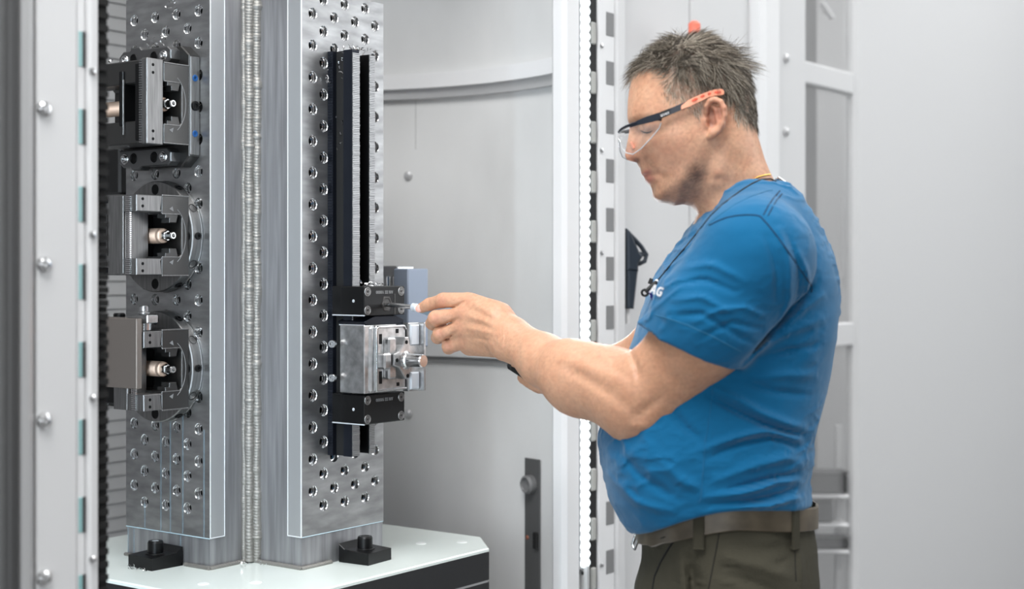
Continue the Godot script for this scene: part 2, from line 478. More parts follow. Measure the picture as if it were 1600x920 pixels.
# ---------------------------------------------------------------- the machine's inside
func cabin() -> void:
	# round cabin wall, an arc about the tower, between the far door post and a point hidden behind the tower
	var r := .60
	var a0 := -2.40
	var a1 := -1.118
	var n := 40
	var b := SB.new()
	var h0 := -.93
	var h1 := 1.35
	for k in n:
		var t0 := lerpf(a0, a1, float(k) / n); var t1 := lerpf(a0, a1, float(k + 1) / n)
		for rr in [r, r + .03]:
			var i := -1.0 if rr == r else 1.0
			var e0 := Vector3(cos(t0), 0, sin(t0)); var e1 := Vector3(cos(t1), 0, sin(t1))
			var p := [e0 * rr + Vector3(0, h0, 0), e1 * rr + Vector3(0, h0, 0), e1 * rr + Vector3(0, h1, 0), e0 * rr + Vector3(0, h1, 0)]
			b.strip_tri(p[0], p[1], p[2], e0 * i, e1 * i, e1 * i)
			b.strip_tri(p[0], p[2], p[3], e0 * i, e1 * i, e0 * i)
		var f0 := Vector3(cos(t0), 0, sin(t0)); var f1 := Vector3(cos(t1), 0, sin(t1))
		b.quad(f0 * r + Vector3(0, h1, 0), f1 * r + Vector3(0, h1, 0), f1 * (r + .03) + Vector3(0, h1, 0), f0 * (r + .03) + Vector3(0, h1, 0), Vector3.UP)
	var c := FR * T(0, 0, .02)
	var w := struct("wall_cabin", b.done(), M.cabin, c, "grey curved cabin wall behind the tower")
	struct("ceiling_blocker", box_mesh(Vector3(-.80, 1.352, -.66), Vector3(.20, 1.38, -.10)), M.cabin, c, "added unseen roof sheet keeping ceiling light off the cabin wall")  # sheet added to keep ceiling light off the cabin wall
	var cl := thing("added_cabin_lamp", "added unseen white lamp brightening the tower and cabin wall", "lamp", FR * T(.0, 1.34, -.16))  # lamp added to brighten tower, pallet and wall
	obj("lamp_housing", box_mesh(Vector3(-.25, .0, -.03), Vector3(.15, .03, .03), .004), M.white, cl)
	obj("light_diffuser", box_mesh(Vector3(-.24, -.006, -.025), Vector3(.14, .0, .025)), M.panel, cl)
	var cll := AreaLight3D.new()
	cll.name = "lamp"
	cll.area_size = Vector2(.38, .05)
	cll.light_energy = .012
	cll.area_range = 6.0
	cll.shadow_enabled = true
	cl.add_child(cll)
	cll.transform = Transform3D(Basis(Vector3(1, 0, 0), -PI / 2), Vector3(-.05, -.01, 0))
	# added pale tray under the pallet
	var bounce_disc := SB.new()
	bounce_disc.cyl(.585, -.42, -.40, 48)
	struct("trim_1", bounce_disc.done(), M.white2, c, "added unseen pale round tray under the pallet")  # pale disc added to bounce light onto the lower wall
	# horizontal rail bent along the wall: white band, grey lip under it
	var ring := func(y0: float, y1: float, depth: float, called: String, m: Material, lab := "") -> void:
		var s := SB.new()
		for k in n:
			var t0 := lerpf(a0, a1, float(k) / n); var t1 := lerpf(a0, a1, float(k + 1) / n)
			var e0 := Vector3(cos(t0), 0, sin(t0)); var e1 := Vector3(cos(t1), 0, sin(t1))
			var ri := r - depth
			s.strip_tri(e0 * ri + Vector3(0, y0, 0), e1 * ri + Vector3(0, y0, 0), e1 * ri + Vector3(0, y1, 0), -e0, -e1, -e1)
			s.strip_tri(e0 * ri + Vector3(0, y0, 0), e1 * ri + Vector3(0, y1, 0), e0 * ri + Vector3(0, y1, 0), -e0, -e1, -e0)
			for y in [y0, y1]:
				s.quad(e0 * ri + Vector3(0, y, 0), e1 * ri + Vector3(0, y, 0), e1 * r + Vector3(0, y, 0), e0 * r + Vector3(0, y, 0), Vector3(0, -1 if y == y0 else 1, 0))
		var o := obj(called, s.done(), m, w)
		if lab: o.set_meta("label", lab)
	ring.call(.842, .872, .022, "wall_rail", M.white, "white rail")
	ring.call(.822, .842, .012, "rail_lip", M.profile, "grey lip under the rail")
	ring.call(.300, .335, .012, "wall_ledge", M.white2)
	ring.call(.288, .300, .006, "ledge_lip", M.grey)
	# screw heads and sheet joints
	var dome := SB.new()
	dome.lathe(PackedVector2Array([Vector2(.0095, 0), Vector2(.0085, .004), Vector2(.005, .0065), Vector2(0, .007)]), 16)
	var dm := dome.done()
	var on := func(a: float, y: float) -> Transform3D:
		return along(Vector3(cos(a) * r, y, sin(a) * r), Vector3(-cos(a), 0, -sin(a)))
	obj("screw_head", dm, M.profile, w, on.call(-1.858, .667))
	obj("screw_head", dm, M.profile, w, on.call(-1.858, .18))
	for a in [-1.83]:
		obj("sheet_joint", box_mesh(Vector3(-.0007, .72, -.0004), Vector3(.0007, .82, .0004)), M.rib, w, Transform3D(along(Vector3(), Vector3.UP).basis, Vector3(cos(a) * r, 0, sin(a) * r)))
	# recessed grip: dark channel with a round knob
	var g := thing("recessed_grip", "dark grey upright recess with a round knob in the cabin wall", "handle", c)
	var a := -1.334
	var gx := Transform3D(Basis(Vector3(-sin(a), 0, cos(a)), Vector3.UP, Vector3(-cos(a), 0, -sin(a))), Vector3(cos(a) * (r - .002), 0, sin(a) * (r - .002)))
	var gs := SB.new()
	gs.box(Vector3(-.0225, -.4, 0), Vector3(.0225, .111, .003), .001)
	obj("recess_plate", gs.done(), mat("recess paint", Color(.30, .30, .30), .5), g, gx)
	gs = SB.new()
	gs.lathe(PackedVector2Array([Vector2(.018, 0), Vector2(.018, .012), Vector2(.014, .016), Vector2(.0115, .012), Vector2(.0, .010)]), 24)
	obj("knob", gs.done(), mat("knob grey", Color(.42, .42, .42), .45), g, gx * Transform3D(Basis(Vector3(1, 0, 0), PI / 2), Vector3(-.003, .062, .003)))
	obj("latch", box_mesh(Vector3(.008, -.06, .003), Vector3(.021, -.028, .010), .002), M.rubber, g, gx)
	var s2 := SB.new()
	s2.lathe(PackedVector2Array([Vector2(.0045, 0), Vector2(.003, .0015), Vector2(0, .002)]), 12)
	obj("indicator_dot", s2.done(), mat("copper dot", Color(.55, .33, .25), .5), g, gx * Transform3D(Basis(Vector3(1, 0, 0), PI / 2), Vector3(-.014, -.042, .003)))
	# ribbed slide cover far left, each lamella its own part
	var rc := thing("slide_cover", "pale grey ribbed slide cover behind the left edge of the tower", "machine cover", FR * T(-.789, -.93, 0))
	var y := 0.0
	var i := 0
	while y < 2.2:
		var s3 := SB.new()
		s3.extrude(PackedVector2Array([Vector2(-.03, 0), Vector2(.004, .001), Vector2(.001, .0296), Vector2(-.03, .030)]), -.62, .35)
		obj("lamella", s3.done(), M.rib, rc, T(0, y, 0))
		y += .030
		i += 1
	# machine body parts that stand behind the tower's left edge
	var hb := thing("spindle_bracket", "black bracket block with a round bore behind the tower's left edge", "bracket", Transform3D(Basis(Vector3.UP, -.64), Vector3(px(180, 0, 2.72).x, EYE_Y - .47, -2.72)))
	var yb := px(180, 272, 2.72).y - (EYE_Y - .47)
	obj("block", box_mesh(Vector3(-.06, yb - .040, -.03), Vector3(.05, yb + .045, .03), .004), M.black, hb)
	var rs := SB.new()
	rs.lathe(PackedVector2Array([Vector2(.009, 0), Vector2(.009, .003), Vector2(.0055, .003), Vector2(.005, -.004), Vector2(0, -.004)]), 20)
	obj("bore_ring", rs.done(), M.grey, hb, along(Vector3(-.002, yb - .012, .03), Vector3(0, 0, 1)))
	obj("bracket_arm", box_mesh(Vector3(.035, 0, -.03), Vector3(.05, yb - .040, .0), .004), M.black, hb)

# ---------------------------------------------------------------- near door frame, left of the picture
func door_frame_near() -> void:
	var U0 := .3965
	var d := thing("door_frame", "pale grey sliding door frame with a screwed panel, left foreground", "door frame", FR * T(U0, -.93, .72))
	var o := T(-U0, .93, -.72)
	var Y0 := -.93
	var Y1 := 1.35
	var part := func(called: String, v0: float, v1: float, u0: float, u1: float, m: Material, ch := .002) -> MeshInstance3D:
		return obj(called, box_mesh(Vector3(U0 + u0, Y0, v1), Vector3(U0 + u1, Y1, v0), ch), m, d, o)
	part.call("window_pane", .95, .779, -.012, -.006, M.glass, .0)
	part.call("pane_backing", .95, .779, -.06, -.05, M.white, .0)  # white sheet added behind the glass so the pane reads bright
	part.call("pane_gasket", .7795, .7675, -.02, .004, mat("dark gasket", Color(.22, .22, .22), .5))
	var pr := SB.new()
	pr.extrude(PackedVector2Array([Vector2(-.02, .7670), Vector2(-.004, .7670), Vector2(.004, .7640), Vector2(.007, .757), Vector2(.004, .750), Vector2(-.002, .7455), Vector2(-.02, .7455)]), Y0, Y1, Transform3D(Basis(Vector3(1, 0, 0), Vector3(0, 0, 1), Vector3(0, 1, 0)), Vector3(U0, 0, 0)))
	obj("aluminium_profile", pr.done(), M.profile, d, o)
	part.call("shadow_gap", .7455, .7420, -.02, -.010, M.rubber)
	part.call("frame_panel", .7420, .6880, -.03, .0, M.white2)
	part.call("carrier_strip", .6880, .6740, -.03, -.003, M.white)
	part.call("trim_strip", .6738, .6610, -.03, .004, M.white2)
	# dark brush seal with fine lamellae
	var bs := SB.new()
	for k in 300:
		var y := Y0 + .0076 * k
		bs.box(Vector3(U0 - .02, y, .645), Vector3(U0 - .002 + .003 * (k % 2), y + .0070, .6608 + .0004 * ((k * 7) % 3)))
	var br := obj("brush_seal", bs.done(), M.brush, d, o)
	br.set_meta("kind", "stuff")
	# light strip on the frame's inner side, turned to the tower
	var ls := thing("inner_light_strip", "LED light strip on the inner side of the near door frame", "light strip", FR * Transform3D(Basis(Vector3.UP, .64), Vector3(.352, -.45, .690)))
	obj("strip_channel", box_mesh(Vector3(-.012, 0, 0), Vector3(.012, 1.5, .012), .002), M.profile, ls)
	obj("led_bar", box_mesh(Vector3(-.008, .01, -.003), Vector3(.008, 1.49, .0), .001), M.led, ls)
	var sl := AreaLight3D.new()
	sl.name = "strip_lamp"
	sl.area_size = Vector2(.02, 1.46)
	sl.light_energy = .5
	sl.light_color = Color(.86, .94, 1.0)
	sl.area_range = 8.0
	sl.shadow_enabled = true
	ls.add_child(sl)
	sl.position = Vector3(0, .75, -.008)
	var dome := SB.new()
	dome.lathe(PackedVector2Array([Vector2(.0092, 0), Vector2(.0086, .004), Vector2(.0055, .0066), Vector2(.003, .0070), Vector2(.0022, .0050), Vector2(0, .0048)]), 20)
	var dm := dome.done()
	for y in [170.0, 413.0, 657.0, 903.0, -73.0]:
		obj("dome_screw", dm, M.bright, d, o * along(Vector3(U0, .47 + (425.0 - y) / F * 1.652, .7335), Vector3(1, 0, 0)))
	dome = SB.new()
	dome.lathe(PackedVector2Array([Vector2(.0048, 0), Vector2(.0044, .0025), Vector2(.002, .0042), Vector2(0, .0044)]), 14)
	dm = dome.done()
	for y in [112.0, 367.0, 622.0, 873.0]:
		obj("trim_screw", dm, M.bright, d, o * along(Vector3(U0 + .004, .47 + (425.0 - y) / F * 1.703, .6705), Vector3(1, 0, 0)))
	for k in 9:
		var yc := .47 + (425.0 - (76.0 + 121.5 * (k - 1))) / F * 1.694
		obj("slot_window", box_mesh(Vector3(U0 - .006, yc - .0205, .6785), Vector3(U0 - .0022, yc + .0205, .6845), .001), M.teal, d, o)
		obj("slot_edge", box_mesh(Vector3(U0 - .006, yc - .0205, .6750), Vector3(U0 - .0020, yc + .0205, .6785)), M.slot, d, o)

# ---------------------------------------------------------------- far door post with its LED strip
func door_frame_far() -> void:
	var U0 := .261
	var d := thing("door_post", "white door post with dark square slots right of the light strip", "door post", FR * T(U0, -.93, -.6))
	var o := T(-U0, .93, .6)
	var Y0 := -.93
	var Y1 := 1.35
	var part := func(called: String, v0: float, v1: float, u0: float, u1: float, m: Material, ch := .002) -> MeshInstance3D:
		return obj(called, box_mesh(Vector3(U0 + u0, Y0, v1), Vector3(U0 + u1, Y1, v0), ch), m, d, o)
	part.call("post_face", -.4876, -.5420, -.03, .004, M.white, .008)
	part.call("led_channel", -.5420, -.5810, -.03, -.006, M.profile)
	part.call("channel_edge", -.5745, -.5810, -.006, -.003, M.white2)
	part.call("seal", -.5815, -.6070, -.03, -.004, M.rubber)
	part.call("carrier_strip", -.6075, -.6640, -.03, .0, M.white)
	part.call("edge_profile", -.6640, -.6930, -.03, .006, M.white2)
	for k in 12:
		var yc := .47 + (425.0 - (38.0 + 76.3 * k)) / F * 2.841
		obj("slot", box_mesh(Vector3(U0 - .004, yc - .0228, -.6598), Vector3(U0 + .0012, yc + .0228, -.6324), .001), M.slot_pale, d, o)
		var y2 := yc - .024
		obj("seal_pad", box_mesh(Vector3(U0 - .006, y2 - .021, -.5985), Vector3(U0 + .001, y2 + .021, -.5835), .002), M.seal_pad, d, o)
	var dome := SB.new()
	dome.lathe(PackedVector2Array([Vector2(.005, 0), Vector2(.0045, .003), Vector2(.002, .0045), Vector2(0, .0047)]), 14)
	var dm := dome.done()
	for y in [72.0, 235.0, 395.0, 540.0, 882.0]:
		obj("post_screw", dm, M.bright, d, o * along(Vector3(U0, .47 + (425.0 - y) / F * 2.82, -.6160), Vector3(1, 0, 0)))
	# the light strip: domes in a row, ended above the channel's foot
	var s := thing("led_strip", "bright white LED light strip running down the door post", "light strip", FR * T(U0, -.93, -.557))
	var so := T(-U0, .93, .557)
	var ye := .47 + (425.0 - 884.0) / F * 2.77
	obj("led_board", box_mesh(Vector3(U0 - .006, ye - .004, -.5700), Vector3(U0 + .001, Y1 - .1, -.5440), .0), M.profile, s, so)
	# domes stretched across the board
	var ax := along(Vector3(), Vector3(1, 0, 0)).basis
	var LEDB := Basis(Vector3(1.65 if absf((ax * Vector3(1, 0, 0)).z) > .5 else 1.0, 0, 0), Vector3(0, 1, 0), Vector3(0, 0, 1.65 if absf((ax * Vector3(0, 0, 1)).z) > .5 else 1.0))
	var led := SB.new()
	led.lathe(PackedVector2Array([Vector2(.0086, 0), Vector2(.0086, .002), Vector2(.0070, .0050), Vector2(.004, .0070), Vector2(0, .0078)]), 16, Transform3D(LEDB, Vector3()))
	var lm := led.done()
	for k in 74:
		obj("led", lm, M.led, s, so * along(Vector3(U0 + .001, ye + .006 + .0159 * k, -.5570), Vector3(1, 0, 0)) * Transform3D(Basis().scaled(Vector3(1, 1, 1)), Vector3()))
	obj("end_screw", cyl_mesh(.005, 0, .005, 12), M.rubber, s, so * along(Vector3(U0 - .003, ye - .013, -.557), Vector3(1, 0, 0)))
	var l := AreaLight3D.new()
	l.name = "strip_lamp"
	l.area_size = Vector2(.02, 1.17)
	l.light_energy = .5
	l.light_color = Color(.92, .97, 1.0)
	l.area_range = 8.0
	l.shadow_enabled = true
	s.add_child(l)
	l.transform = so * along_z(Vector3(U0 + .016, ye + .59, -.5575), Vector3(1, 0, 0))

# ---------------------------------------------------------------- white cladding right of the door
func outside_panels() -> void:
	var U0 := .235
	var Y0 := -.93
	var Y1 := 1.75
	var c := thing("machine_cladding", "white machine cladding behind the man with an upright screwed post", "machine panel", FR * T(U0, -.93, -1.3))
	var o := T(-U0, .93, 1.3)
	var part := func(called: String, v0: float, v1: float, u0: float, u1: float, y0: float, y1: float, m: Material, ch := .003) -> MeshInstance3D:
		return obj(called, box_mesh(Vector3(U0 + u0, y0, v1), Vector3(U0 + u1, y1, v0), ch), m, c, o)
	part.call("panel", -.694, -1.02, -.03, -.012, Y0, Y1, M.white2)
	part.call("panel", -1.022, -1.285, -.03, -.008, Y0, Y1, M.white2)
	part.call("post_flange", -1.285, -1.375, -.03, .03, Y0, Y1, M.white, .012)
	part.call("post_face", -1.375, -1.545, -.03, .012, Y0, Y1, M.white2, .006)
	part.call("window_rail", -1.545, -1.858, -.03, -.002, .93, .985, M.white2, .004)
	part.call("window_rail", -1.545, -1.858, -.03, -.002, .28, .34, M.white2, .004)
	part.call("back_sheet", -1.545, -2.02, -.20, -.18, Y0, Y1, mat("grey sheet paint", Color(.72, .72, .72), .5))
	part.call("window_pane", -1.546, -2.02, -.016, -.010, Y0, Y1, M.glass, .0)
	part.call("fade_panel", -1.86, -3.9, -.03, .006, Y0, Y1, M.white2, .012)  # plain panel added where the view fades out to pale grey
	var dome := SB.new()
	dome.lathe(PackedVector2Array([Vector2(.011, 0), Vector2(.010, .006), Vector2(.005, .010), Vector2(0, .0105)]), 16)
	var dm := dome.done()
	for y in [90.0, 205.0, 620.0]:
		obj("post_screw", dm, M.profile, c, o * along(Vector3(U0 + .012, .47 + (425.0 - y) / F * 3.47, -1.43), Vector3(1, 0, 0)))
	# white bars imitating light reflections in the pane, and hoses behind it
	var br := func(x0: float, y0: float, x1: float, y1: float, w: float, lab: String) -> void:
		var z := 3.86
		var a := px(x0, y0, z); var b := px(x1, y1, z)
		var t := thing("bracket", lab, "bracket", Transform3D(Basis(), a))  # added bar standing for a light reflection in the glass
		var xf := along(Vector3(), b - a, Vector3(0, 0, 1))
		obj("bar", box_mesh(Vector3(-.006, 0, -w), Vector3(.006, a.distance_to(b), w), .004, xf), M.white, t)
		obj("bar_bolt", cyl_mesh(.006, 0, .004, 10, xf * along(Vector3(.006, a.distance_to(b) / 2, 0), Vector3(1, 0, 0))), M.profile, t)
	br.call(1283.0, 3.0, 1302.0, 30.0, .014, "broad white slanted bar imitating a light reflection in the pane, top left")
	br.call(1323.0, 46.0, 1334.0, 66.0, .010, "short white slanted bar imitating a light reflection in the pane beside the broad one")
	br.call(1302.0, 142.0, 1342.0, 88.0, .006, "long thin white bar imitating a light reflection in the pane, leaning right")
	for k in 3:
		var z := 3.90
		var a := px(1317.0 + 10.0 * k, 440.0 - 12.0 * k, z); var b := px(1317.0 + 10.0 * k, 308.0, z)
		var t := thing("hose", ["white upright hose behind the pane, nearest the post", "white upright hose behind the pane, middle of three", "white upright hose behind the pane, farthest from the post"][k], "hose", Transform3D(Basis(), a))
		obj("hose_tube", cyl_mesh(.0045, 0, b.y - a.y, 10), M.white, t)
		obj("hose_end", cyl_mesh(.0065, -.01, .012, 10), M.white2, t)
	var q := [[1262.0, 1322.0, 735.0, 770.0, "dark grey box on the upper shelf behind the man's back"], [1262.0, 1300.0, 777.0, 815.0, "darkest grey box, between the two shelf boxes behind the man's belt"], [1262.0, 1325.0, 838.0, 856.0, "low grey box, lowest behind the man's belt"]]
	for k in 3:
		var z := 3.82
		var a := px(q[k][0], q[k][3], z); var b := px(q[k][1], q[k][2], z)
		var t := thing("shelf_box", q[k][4], "box", Transform3D(Basis(), a), "boxes behind the pane")
		obj("box_body", box_mesh(Vector3(-.02, 0, -.04), Vector3(b.x - a.x, (b.y - a.y) * .9, .02), .006), mat("box grey", [Color(.22, .22, .22), Color(.12, .12, .12), Color(.25, .25, .25)][k], .6), t)
		obj("box_lid", box_mesh(Vector3(-.022, (b.y - a.y) * .9, -.042), Vector3(b.x - a.x + .002, b.y - a.y, .022), .003), mat("lid grey", [Color(.27, .27, .27), Color(.16, .16, .16), Color(.30, .30, .30)][k], .6), t)
	var sh := thing("shelf_rack", "white rack with thin shelves behind the pane", "rack", Transform3D(Basis(), Vector3(px(1290, 800, 3.82).x, 0, -3.82)))
	for yy in [771.0, 816.0, 857.0]:
		var p := px(1300, yy, 3.82)
		obj("shelf", box_mesh(Vector3(-.09, p.y - .008, -.06), Vector3(.055, p.y, .03), .002), M.white2, sh)
	obj("upright", box_mesh(Vector3(-.09, 0, -.06), Vector3(-.07, 1.0, -.04), .002), M.white2, sh)
	obj("upright", box_mesh(Vector3(.035, 0, -.06), Vector3(.055, 1.0, -.04), .002), M.white2, sh)
	# hand scanner hung on the cladding
	var Z := 2.90
	var s := thing("hand_scanner", "dark blue hand scanner with a ring grip hanging behind the man's chest", "hand scanner", Transform3D(Basis(Vector3.UP, .3), px(985, 480, Z)))
	var loc := func(x: float, y: float) -> Vector2:
		return Vector2((x - 985.0) / F * Z, (480.0 - y) / F * Z)
	var ex := func(pts: Array, z0: float, z1: float) -> ArrayMesh:
		var w := PackedVector2Array()
		for p in pts: w.append(loc.call(p[0], p[1]))
		var k := SB.new()
		k.extrude(w, z0, z1, Transform3D(), .004)
		return k.done()
	obj("grip", ex.call([[975, 420], [993, 422], [986, 482], [975, 482]], -.015, .018), M.scanner, s)
	obj("head", ex.call([[974, 357], [980, 362], [995, 394], [1001, 400], [993, 412], [993, 424], [974, 422]], -.018, .020), M.scanner, s)
	var tb := SB.new()
	var pts := PackedVector3Array()
	for p in [[977, 360], [990, 372], [1003, 385], [1012, 398], [1009, 408], [1000, 412], [992, 413]]:
		var w: Vector2 = loc.call(p[0], p[1])
		pts.append(Vector3(w.x, w.y, 0))
	tb.tube(pts, PackedFloat32Array([.0045]), 10)
	obj("trigger_guard", tb.done(), M.scanner, s)
	tb = SB.new()
	pts = PackedVector3Array()
	for p in [[994, 398], [1001, 396], [1008, 398]]:
		var w: Vector2 = loc.call(p[0], p[1])
		pts.append(Vector3(w.x, w.y, 0))
	tb.tube(pts, PackedFloat32Array([.004]), 10)
	obj("trigger", tb.done(), M.scanner, s)
	obj("cable_stub", cyl_mesh(.005, -.03, 0, 10), M.white2, s, T(-.006, -.002, 0))
	obj("wall_hook", box_mesh(Vector3(-.012, .14, -.06), Vector3(.0, .152, .004), .002), M.white2, s)
	# red beacon over the cladding
	var bz := 3.02
	var be := thing("signal_beacon", "small red signal beacon on the cladding behind the man's hair", "beacon", Transform3D(Basis(), px(1085, 62, bz)))
	obj("beacon_lens", cyl_mesh(.0125, 0, .038, 20, Transform3D(), .006), M.red, be)
	obj("beacon_base", cyl_mesh(.0150, -.025, 0, 20, Transform3D(), .003), M.grey, be)
	obj("beacon_arm", box_mesh(Vector3(-.006, -.022, -.13), Vector3(.006, -.006, .0), .002), M.white2, be)

# ---------------------------------------------------------------- pallet
func pallet() -> void:
	var t := thing("pallet", "white octagonal machine pallet with dark milled sides under the tower", "pallet", FR * T(-.03, -.93, -.015))
	var o := T(.03, .93, .015)
	var oct := func(u0: float, u1: float, v0: float, v1: float, c: float) -> PackedVector2Array:
		return PackedVector2Array([Vector2(u0 + c, v0), Vector2(u1 - c, v0), Vector2(u1, v0 + c), Vector2(u1, v1 - c), Vector2(u1 - c, v1), Vector2(u0 + c, v1), Vector2(u0, v1 - c), Vector2(u0, v0 + c)])
	var down := Transform3D(Basis(Vector3(1, 0, 0), Vector3(0, 0, 1), Vector3(0, 1, 0)), Vector3())
	var b := SB.new()
	b.extrude(oct.call(-.33, .270, -.327, .298, .075), -.006, 0.0, down, .002)
	obj("pallet_top", b.done(), M.pallet, t, o)
	b = SB.new()
	b.extrude(oct.call(-.33, .270, -.327, .298, .075), -.054, -.006, down)
	obj("pallet_side", b.done(), M.pallet_side, t, o)
	b = SB.new()
	b.extrude(oct.call(-.329, .269, -.326, .297, .075), -.058, -.054, down)
	obj("seam", b.done(), M.seam, t, o)
	b = SB.new()
	b.extrude(oct.call(-.33, .270, -.327, .298, .075), -.16, -.058, down)
	obj("lower_plate", b.done(), M.pallet_side, t, o)
	b = SB.new()
	b.cyl(.24, -.93, -.16, 40, T(-.03, 0, -.015), .004)
	obj("turntable_column", b.done(), M.grey, t, o)
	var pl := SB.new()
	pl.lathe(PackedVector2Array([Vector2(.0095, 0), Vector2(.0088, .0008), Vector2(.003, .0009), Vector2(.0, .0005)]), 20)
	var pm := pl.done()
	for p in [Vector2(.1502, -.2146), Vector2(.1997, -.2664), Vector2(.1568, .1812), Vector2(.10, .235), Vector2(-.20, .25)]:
		obj("pallet_dot", pm, M.plug, t, o * T(p.x, 0, p.y))  # flat white dots on the pallet top

# ---------------------------------------------------------------- tower
func bushing_mesh() -> ArrayMesh:
	var b := SB.new()
	b.lathe(PackedVector2Array([Vector2(.0095, 0), Vector2(.0088, -.0010), Vector2(.0080, -.0052), Vector2(.0060, -.0056), Vector2(.0060, -.0075), Vector2(.0049, -.0080), Vector2(.0046, -.028), Vector2(.0, -.028)]), 22, Transform3D(), false)
	return b.done()

# the drilled front: cells of w by h round each hole, each a square with a round opening; xf maps (across, up) to the face
func drilled(cells: Array, w: float, h: float, lo: Vector2, hi: Vector2, xf: Transform3D, thick: float) -> ArrayMesh:
	var b := SB.new()
	var nz := xf.basis.z
	var seg := 24
	var rect := func(x0: float, y0: float, x1: float, y1: float) -> void:
		if x1 - x0 > 1e-5 and y1 - y0 > 1e-5:
			b.quad(xf * Vector3(x0, y0, 0), xf * Vector3(x1, y0, 0), xf * Vector3(x1, y1, 0), xf * Vector3(x0, y1, 0), nz)
	var cols := {}
	for c in cells:
		var k: float = snappedf(c.x, .0001)
		if not cols.has(k): cols[k] = []
		cols[k].append(c)
	var xs := cols.keys()
	xs.sort()
	rect.call(lo.x, lo.y, xs[0] - w / 2, hi.y)
	rect.call(xs[-1] + w / 2, lo.y, hi.x, hi.y)
	for x in xs:
		var y := lo.y
		var list: Array = cols[x]
		list.sort_custom(func(p, q): return p.y < q.y)
		for c in list:
			rect.call(x - w / 2, y, x + w / 2, c.y - h / 2)
			y = c.y + h / 2
			for s in seg:
				var p := PackedVector2Array()
				for t in [TAU * s / seg, TAU * (s + 1) / seg]:
					var e := Vector2(cos(t), sin(t))
					var k := minf(w / 2 / maxf(absf(e.x), 1e-6), h / 2 / maxf(absf(e.y), 1e-6))
					p.append(c + e * .0095)
					p.append(c + e * k)
				# a corner of the cell between two rays
				var tm: Vector2 = Vector2(signf(p[1].x + p[3].x - 2 * c.x) * w / 2, signf(p[1].y + p[3].y - 2 * c.y) * h / 2) + c
				b.quad(xf * Vector3(p[0].x, p[0].y, 0), xf * Vector3(p[1].x, p[1].y, 0), xf * Vector3(p[3].x, p[3].y, 0), xf * Vector3(p[2].x, p[2].y, 0), nz)
				if absf(p[1].x - p[3].x) > 1e-6 and absf(p[1].y - p[3].y) > 1e-6:
					b.tri(xf * Vector3(p[1].x, p[1].y, 0), xf * Vector3(tm.x, tm.y, 0), xf * Vector3(p[3].x, p[3].y, 0), nz)
		rect.call(x - w / 2, y, x + w / 2, hi.y)
	var B := xf.basis
	for q in [[lo, Vector2(hi.x, lo.y), Vector2(0, -1)], [Vector2(hi.x, lo.y), hi, Vector2(1, 0)], [hi, Vector2(lo.x, hi.y), Vector2(0, 1)], [Vector2(lo.x, hi.y), lo, Vector2(-1, 0)]]:
		b.quad(xf * Vector3(q[0].x, q[0].y, 0), xf * Vector3(q[1].x, q[1].y, 0), xf * Vector3(q[1].x, q[1].y, -thick), xf * Vector3(q[0].x, q[0].y, -thick), B * Vector3(q[2].x, q[2].y, 0))
	return b.done()

